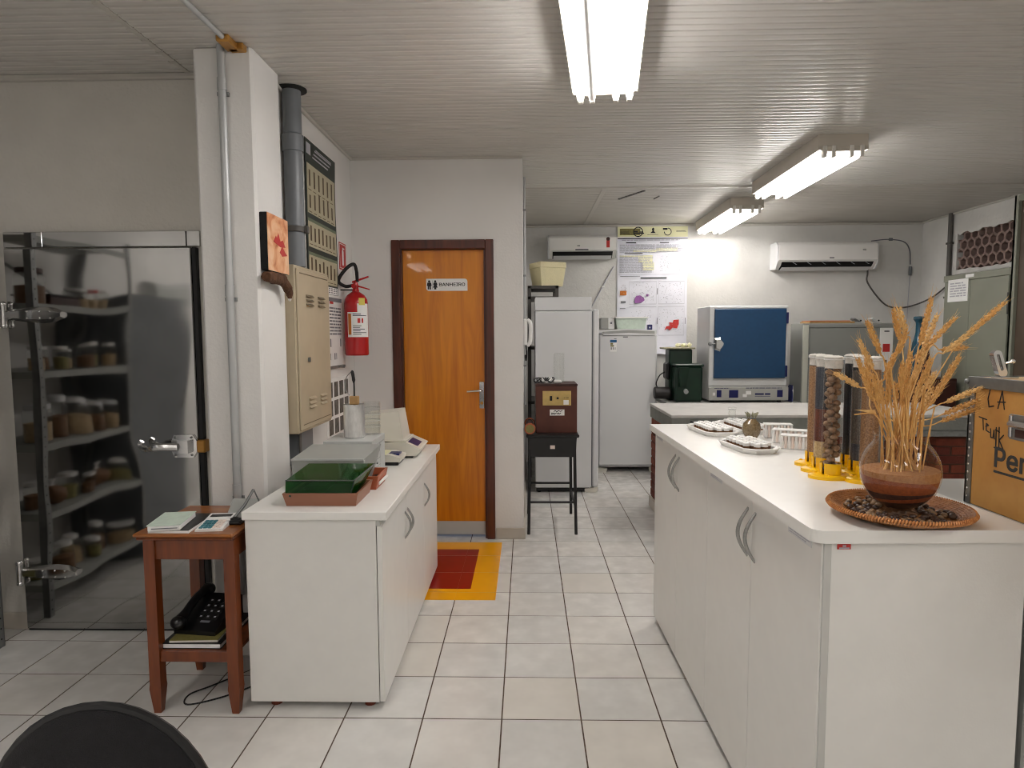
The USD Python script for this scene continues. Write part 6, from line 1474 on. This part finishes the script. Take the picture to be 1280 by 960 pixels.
# ------------------------------------------------------------------ right-hand rear corner
gc2 = thing('grey_two_door_cabinet', 'grey steel cabinet with papers on top, right of the drying oven', 'cabinet', (3.27, 6.7, 0))
obj('body', bx(2.77, 3.79, 6.55, 6.84, 0, 1.548, 0.006), 'cab_grey', gc2)
obj('front_stile', bx(2.775, 2.83, 6.535, 6.551, 0.04, 1.53, 0.003), 'cab_light', gc2)
obj('top_rail', bx(2.83, 3.785, 6.535, 6.551, 1.505, 1.54, 0.003), 'cab_grey', gc2)
d_ = obj('door', bx(2.845, 3.50, 6.54, 6.552, 0.06, 1.50, 0.003), 'cab_grey', gc2)
obj('handle', bx(3.42, 3.455, 6.515, 6.541, 1.12, 1.23, 0.006), 'black_plastic', d_)
obj('handle', cyl((2.86, 6.53, 1.02), (2.86, 6.53, 1.14), 0.008, 8), 'black_plastic', d_)
d_ = obj('side_door', bx(3.51, 3.785, 6.54, 6.552, 0.06, 1.50, 0.003), 'cab_grey', gc2)
pn = obj('white_notice', bx(3.535, 3.665, 6.533, 6.541, 1.06, 1.50, 0.002), 'white_plastic', d_)
obj('red_picture', face(quads([(0.03, 0.20, 0.10, 0.28)], 0.001), (3.535, 6.533, 1.06), '-y'), 'red_print', pn, False)
obj('print', face(quads([(0.04, 0.40, 0.09, 0.412), (0.055, 0.07, 0.075, 0.12)], 0.001), (3.535, 6.533, 1.06), '-y'), 'ink', pn, False)
bo = thing('brown_board', 'flat brown board on top of the grey cabinet', 'board', (3.1, 6.7, 1.549))
obj('board', bx(2.85, 3.30, 6.57, 6.80, 1.549, 1.568, 0.002), 'cork', bo)
obj('sheet', bx(2.86, 3.26, 6.58, 6.79, 1.568, 1.576, 0.001), 'orange_plastic', bo)
for k, (x, lab, m_) in enumerate(((3.38, 'silver tilted gadget on the grey cabinet, next to the brown board', 'zinc'), (3.56, 'pale tilted gadget on the grey cabinet, right of the silver one', 'grey_light'))):
    g = thing('metal_gadget', lab, 'gadget', (x, 6.66, 1.549))
    obj('tilted_plate', turn(bx(x - 0.05, x + 0.05, 6.62, 6.70, 1.552, 1.572, 0.003), 0.6, (0, 1, 0), (x, 0, 1.60)), m_, g)
    obj('base', bx(x - 0.06, x + 0.03, 6.61, 6.71, 1.549, 1.556, 0.002), 'grey_light', g)
    obj('screw', ball((x, 6.615, 1.575), 0.009, 1), 'black_plastic', g)
wd = thing('dark_red_cupboard', 'dark reddish wooden cupboard behind the wheat, carrying the teal bottle', 'cupboard', (3.78, 6.1, 0))
obj('body', bx(3.60, 3.93, 5.95, 6.30, 0, 1.03, 0.005), 'dark_wood', wd)
obj('door', bx(3.615, 3.915, 5.94, 5.951, 0.05, 1.0, 0.003), 'dark_wood', wd)
obj('knob', ball((3.65, 5.932, 0.6), 0.012, 1), 'brass', wd)
tbt = thing('teal_bottle', 'dark teal bottle vase with long neck and knob top', 'bottle', (3.668, 6.12, 1.031), 0, world=False)
obj('body', lathe([(0.001, 0), (0.045, 0), (0.06, 0.02), (0.068, 0.10), (0.066, 0.22), (0.055, 0.31), (0.036, 0.37), (0.028, 0.42), (0.026, 0.50), (0.03, 0.515), (0.001, 0.515)], n=28), 'teal_glass', tbt)
obj('knob_top', lathe([(0.001, 0.5155), (0.03, 0.5155), (0.05, 0.545), (0.048, 0.567), (0.03, 0.572), (0.001, 0.570)], n=28), 'teal_glass', tbt)
bt2 = thing('maroon_flask', 'dark maroon flask in front of the teal bottle', 'bottle', (3.655, 5.99, 1.031), 0, world=False)
obj('body', lathe([(0.001, 0), (0.05, 0), (0.055, 0.02), (0.052, 0.16), (0.035, 0.22), (0.03, 0.26), (0.001, 0.26)], n=24), 'dark_wood', bt2)
obj('cap', lathe([(0.001, 0.26), (0.033, 0.26), (0.033, 0.30), (0.001, 0.30)], n=24), 'black_plastic', bt2)

gcab = thing('green_grey_cabinet', 'tall green-grey double-door steel cabinet below the lattice window', 'cabinet', (4.17, 5.86, 0))
VX, VY0, VY1, VZ = 4.0, 5.42, 6.30, 1.985
obj('body', bx(VX, 4.34, VY0, VY1, 0, VZ, 0.005), 'cab_green', gcab)
obj('top_rail', bx(VX - 0.012, VX, VY0, VY1, VZ - 0.06, VZ, 0.003), 'cab_green', gcab)
for a, b in ((VY0 + 0.04, 5.925), (5.93, VY1 - 0.02)):
    d_ = obj('door', bx(VX - 0.012, VX, a, b, 0.05, VZ - 0.066, 0.003), 'cab_green', gcab)
obj('hinge_slot', [bx(VX - 0.016, VX - 0.011, VY0 + 0.03, VY0 + 0.045, 1.60, 1.78), bx(VX - 0.016, VX - 0.011, VY0 + 0.03, VY0 + 0.045, 0.5, 0.68)], 'dark_machine', gcab)
obj('rail_label', bx(VX - 0.014, VX - 0.011, 5.88, 5.99, VZ - 0.04, VZ - 0.012), 'paper', gcab)
ntc = thing('cabinet_notice', 'white typed sheet taped to the green-grey cabinet door', 'notice', (VX - 0.013, 6.08, 1.735))
obj('sheet', bx(VX - 0.0145, VX - 0.0122, 5.95, 6.225, 1.735, 1.94), 'paper', ntc)
obj('print', face(lines_of_text(0.03, 0.04, 0.25, 0.18, 6, 3), (VX - 0.0145, 6.225, 1.735), '-x'), 'ink_pale', ntc, False)
so = thing('cabinet_socket', 'small dark power socket on the wall beside the green-grey cabinet', 'socket', (4.34, 6.40, 1.80))
obj('plate', bx(RIGHT - 0.02, RIGHT, 6.36, 6.44, 1.78, 1.92, 0.003), 'grey_metal', so)
obj('outlet', bx(RIGHT - 0.024, RIGHT - 0.018, 6.38, 6.42, 1.82, 1.88, 0.002), 'black_plastic', so)
tcb = thing('tall_brown_locker', 'tall brown locker with grey-green frame at the right edge', 'locker', (4.15, 5.0, 0))
obj('brown_panel', bx(3.985, 4.34, 4.55, 5.36, 0, 2.50, 0.004), 'locker_brown', tcb)
obj('frame_post', [bx(3.96, 4.0, 5.36, 5.405, 0, 2.55, 0.003), bx(3.96, 4.34, 5.38, 5.405, 0, 2.55, 0.003)], 'cab_green', tcb)
obj('frame_rail', bx(3.96, 4.34, 4.55, 5.36, 2.50, 2.55, 0.003), 'cab_green', tcb)
rp2 = thing('corner_pipe', 'dark vertical pipe on the right wall beside the lattice window', 'pipe', (4.33, 6.775, 2.03))
obj('pipe', cyl((4.335, 6.775, 1.6), (4.335, 6.775, CEIL - 0.002), 0.022, 12), 'pipe_dark', rp2)
obj('clip', [bx(4.31, RIGHT, 6.745, 6.805, z, z + 0.02, 0.002) for z in (1.8, 2.35)], 'pipe_dark', rp2)

# ------------------------------------------------------------------ jar rack on the left (seen mirrored in the cold-room door)
jr = thing('jar_rack', 'grey steel rack of jars at the left edge, mirrored in the cold-room door', 'shelf rack', (-2.63, 2.45, 0))
JX0, JX1, JY0, JY1 = -2.82, -2.462, 2.06, 2.875
def angle_post(x, q, sx, sy, ht):
    return [bx(x, x + 0.036 * sx, q, q + 0.003 * sy, 0, ht), bx(x, x + 0.003 * sx, q, q + 0.036 * sy, 0, ht)]
for x, q, sx, sy in ((JX1, JY1, -1, -1), (JX1, JY0, -1, 1), (JX0, JY1, 1, -1), (JX0, JY0, 1, 1)):
    ps_ = obj('post', angle_post(x, q, sx, sy, 2.02), 'zinc', jr)
    if sx < 0:
        obj('bolt_holes', [cyl((x - 0.0015, q + sy * 0.018, z), (x + 0.0006, q + sy * 0.018, z), 0.0045, 8) for z in np.arange(0.04, 2.0, 0.05)] + [cyl((x - 0.018, q - 0.0006 * -sy, z), (x - 0.018, q + 0.0006 * sy, z), 0.0045, 8) for z in np.arange(0.04, 2.0, 0.05)], 'black_steel', ps_, kind='stuff')
LV = [0.17, 0.54, 0.90, 1.27, 1.62, 1.96]
for z in LV:
    obj('shelf', [bx(JX0 + 0.004, JX1 - 0.004, JY0 + 0.004, JY1 - 0.004, z - 0.003, z, 0), bx(JX1 - 0.006, JX1 - 0.0035, JY0 + 0.004, JY1 - 0.004, z - 0.035, z), bx(JX0 + 0.004, JX1 - 0.004, JY1 - 0.006, JY1 - 0.0035, z - 0.035, z)], 'grey_metal', jr)
obj('brace', [tube([(JX0 + 0.01, JY0 + 0.03, 1.65), (JX0 + 0.01, JY1 - 0.03, 1.93)], 0.008, 6)], 'zinc', jr)
rng = random.Random(17)
def jar(x, q, z, r, hh, fill, lid, label, grp=None):
    t = thing('specimen_jar', label, 'jar', (x, q, z), 0, grp, world=False)
    obj('glass_wall', lathe([(0.001, 0), (r * 0.94, 0), (r, 0.004), (r, hh * 0.78), (r * 0.8, hh * 0.86), (r * 0.8, hh * 0.9)], n=20, caps=False), 'clear_glass', t)
    obj('contents', lathe([(0.001, 0.004), (r * 0.92, 0.004), (r * 0.94, hh * 0.5), (0.001, hh * 0.55)], n=16), fill, t)
    obj('lid', lathe([(0.001, hh * 0.86), (r * 0.86, hh * 0.86), (r * 0.88, hh * 0.88), (r * 0.88, hh * 0.99), (r * 0.8, hh), (0.001, hh)], n=20), lid, t)
nth = ['first', 'second', 'third', 'fourth', 'fifth', 'sixth', 'seventh', 'eighth']
for k in range(7):
    jar(JX1 - 0.075 - 0.05 * (k % 2), JY0 + 0.10 + k * 0.105, LV[3], 0.042, rng.uniform(0.11, 0.15), ('jar_fill_tan', 'jar_fill_olive', 'jar_fill_brown')[k % 3], 'white_plastic', 'small white-lidded jar, %s from the door end on the rack shelf at eye level' % nth[6 - k])
for k in range(5):
    jar(JX1 - 0.11, JY0 + 0.12 + k * 0.145, LV[2], 0.062, rng.uniform(0.18, 0.24), 'jar_fill_brown' if k % 2 else 'jar_fill_tan', 'white_plastic_b', 'large jar of brown material, %s from the door end on the waist-high rack shelf' % nth[4 - k])
for k in range(3):
    jar(JX1 - 0.11, JY0 + 0.14 + k * 0.10, LV[4], 0.045, 0.11, 'jar_fill_tan', 'red_flat' if k == 1 else 'white_plastic', '%s-lidded jar, %s from the far end on the high rack shelf' % ('red' if k == 1 else 'white', nth[k]))
jar(JX1 - 0.12, JY1 - 0.14, LV[4], 0.075, 0.19, 'jar_fill_brown', 'dark_wood', 'wide dark-lidded jar at the door end of the high rack shelf')
dt = thing('dark_tray', 'flat dark red tray on the high rack shelf', 'tray', (-2.62, 2.50, LV[4]))
obj('tray', bx(-2.74, -2.52, 2.46, 2.66, LV[4], LV[4] + 0.05, 0.006), 'dark_wood', dt)
obj('lid', bx(-2.75, -2.51, 2.45, 2.67, LV[4] + 0.05, LV[4] + 0.06, 0.003), 'black_plastic', dt)
for s_i, (z, cnt, word) in enumerate(((LV[1], 6, 'knee-high'), (LV[0], 6, 'lowest'))):
    for k in range(cnt):
        if s_i == 0 and k in (1, 4):
            t = thing('sample_bag', 'lumpy clear bag of brown samples, %s on the knee-high rack shelf' % ('nearer the door' if k == 4 else 'farther from the door'), 'bag', (JX1 - 0.12, JY0 + 0.10 + k * 0.125, z), 0, world=False)
            m = ball((0, 0, 0.055), (0.07, 0.058, 0.056), 3); m.vertices *= 1 + 0.25 * (meshkit.fbm(m.vertices * 30 + k)[:, None] - 0.5); m.vertices[:, 2] -= m.vertices[:, 2].min()
            obj('bag', m, 'jar_fill_brown', t)
            obj('tied_neck', lathe([(0.02, m.vertices[:, 2].max() - 0.012), (0.008, m.vertices[:, 2].max() + 0.008), (0.02, m.vertices[:, 2].max() + 0.03)], n=10), 'paper', t)
        else:
            jar(JX1 - 0.09 - 0.05 * (k % 2), JY0 + 0.10 + k * 0.122, z, 0.05, rng.uniform(0.10, 0.16), ('jar_fill_olive', 'jar_fill_tan', 'jar_fill_brown')[(k + s_i) % 3], 'white_plastic', 'jar with white lid, %s from the door end on the %s rack shelf' % (nth[5 - k], word))
lgc = thing('left_wall_cabinet', 'dark grey steel cabinet beyond the jar rack, seen only mirrored in the cold-room door', 'cabinet', (-2.7, 1.72, 0))
obj('body', bx(LEFT + 0.005, -2.50, 1.42, 2.03, 0, 1.70, 0.006), 'pipe_grey', lgc)
obj('door', bx(-2.51, -2.495, 1.44, 2.01, 0.05, 1.67, 0.003), 'pipe_grey', lgc)
obj('handle', cyl((-2.48, 1.50, 0.95), (-2.48, 1.50, 1.10), 0.008, 8), 'chrome', lgc)
obj('handle_mount', [bx(-2.497, -2.475, 1.493, 1.507, z, z + 0.015) for z in (0.95, 1.085)], 'chrome', lgc)
pbx = thing('left_wall_box', 'pale grey switch box on the left wall, seen only mirrored in the cold-room door', 'electrical box', (LEFT + 0.05, 0.95, 1.66))
obj('body', bx(LEFT, LEFT + 0.12, 0.78, 1.12, 1.66, 1.86, 0.006), 'grey_light', pbx)
obj('grille', [bx(LEFT + 0.12, LEFT + 0.124, 0.80, 1.10, z, z + 0.012) for z in (1.70, 1.73, 1.76, 1.79)], 'grey_metal', pbx)
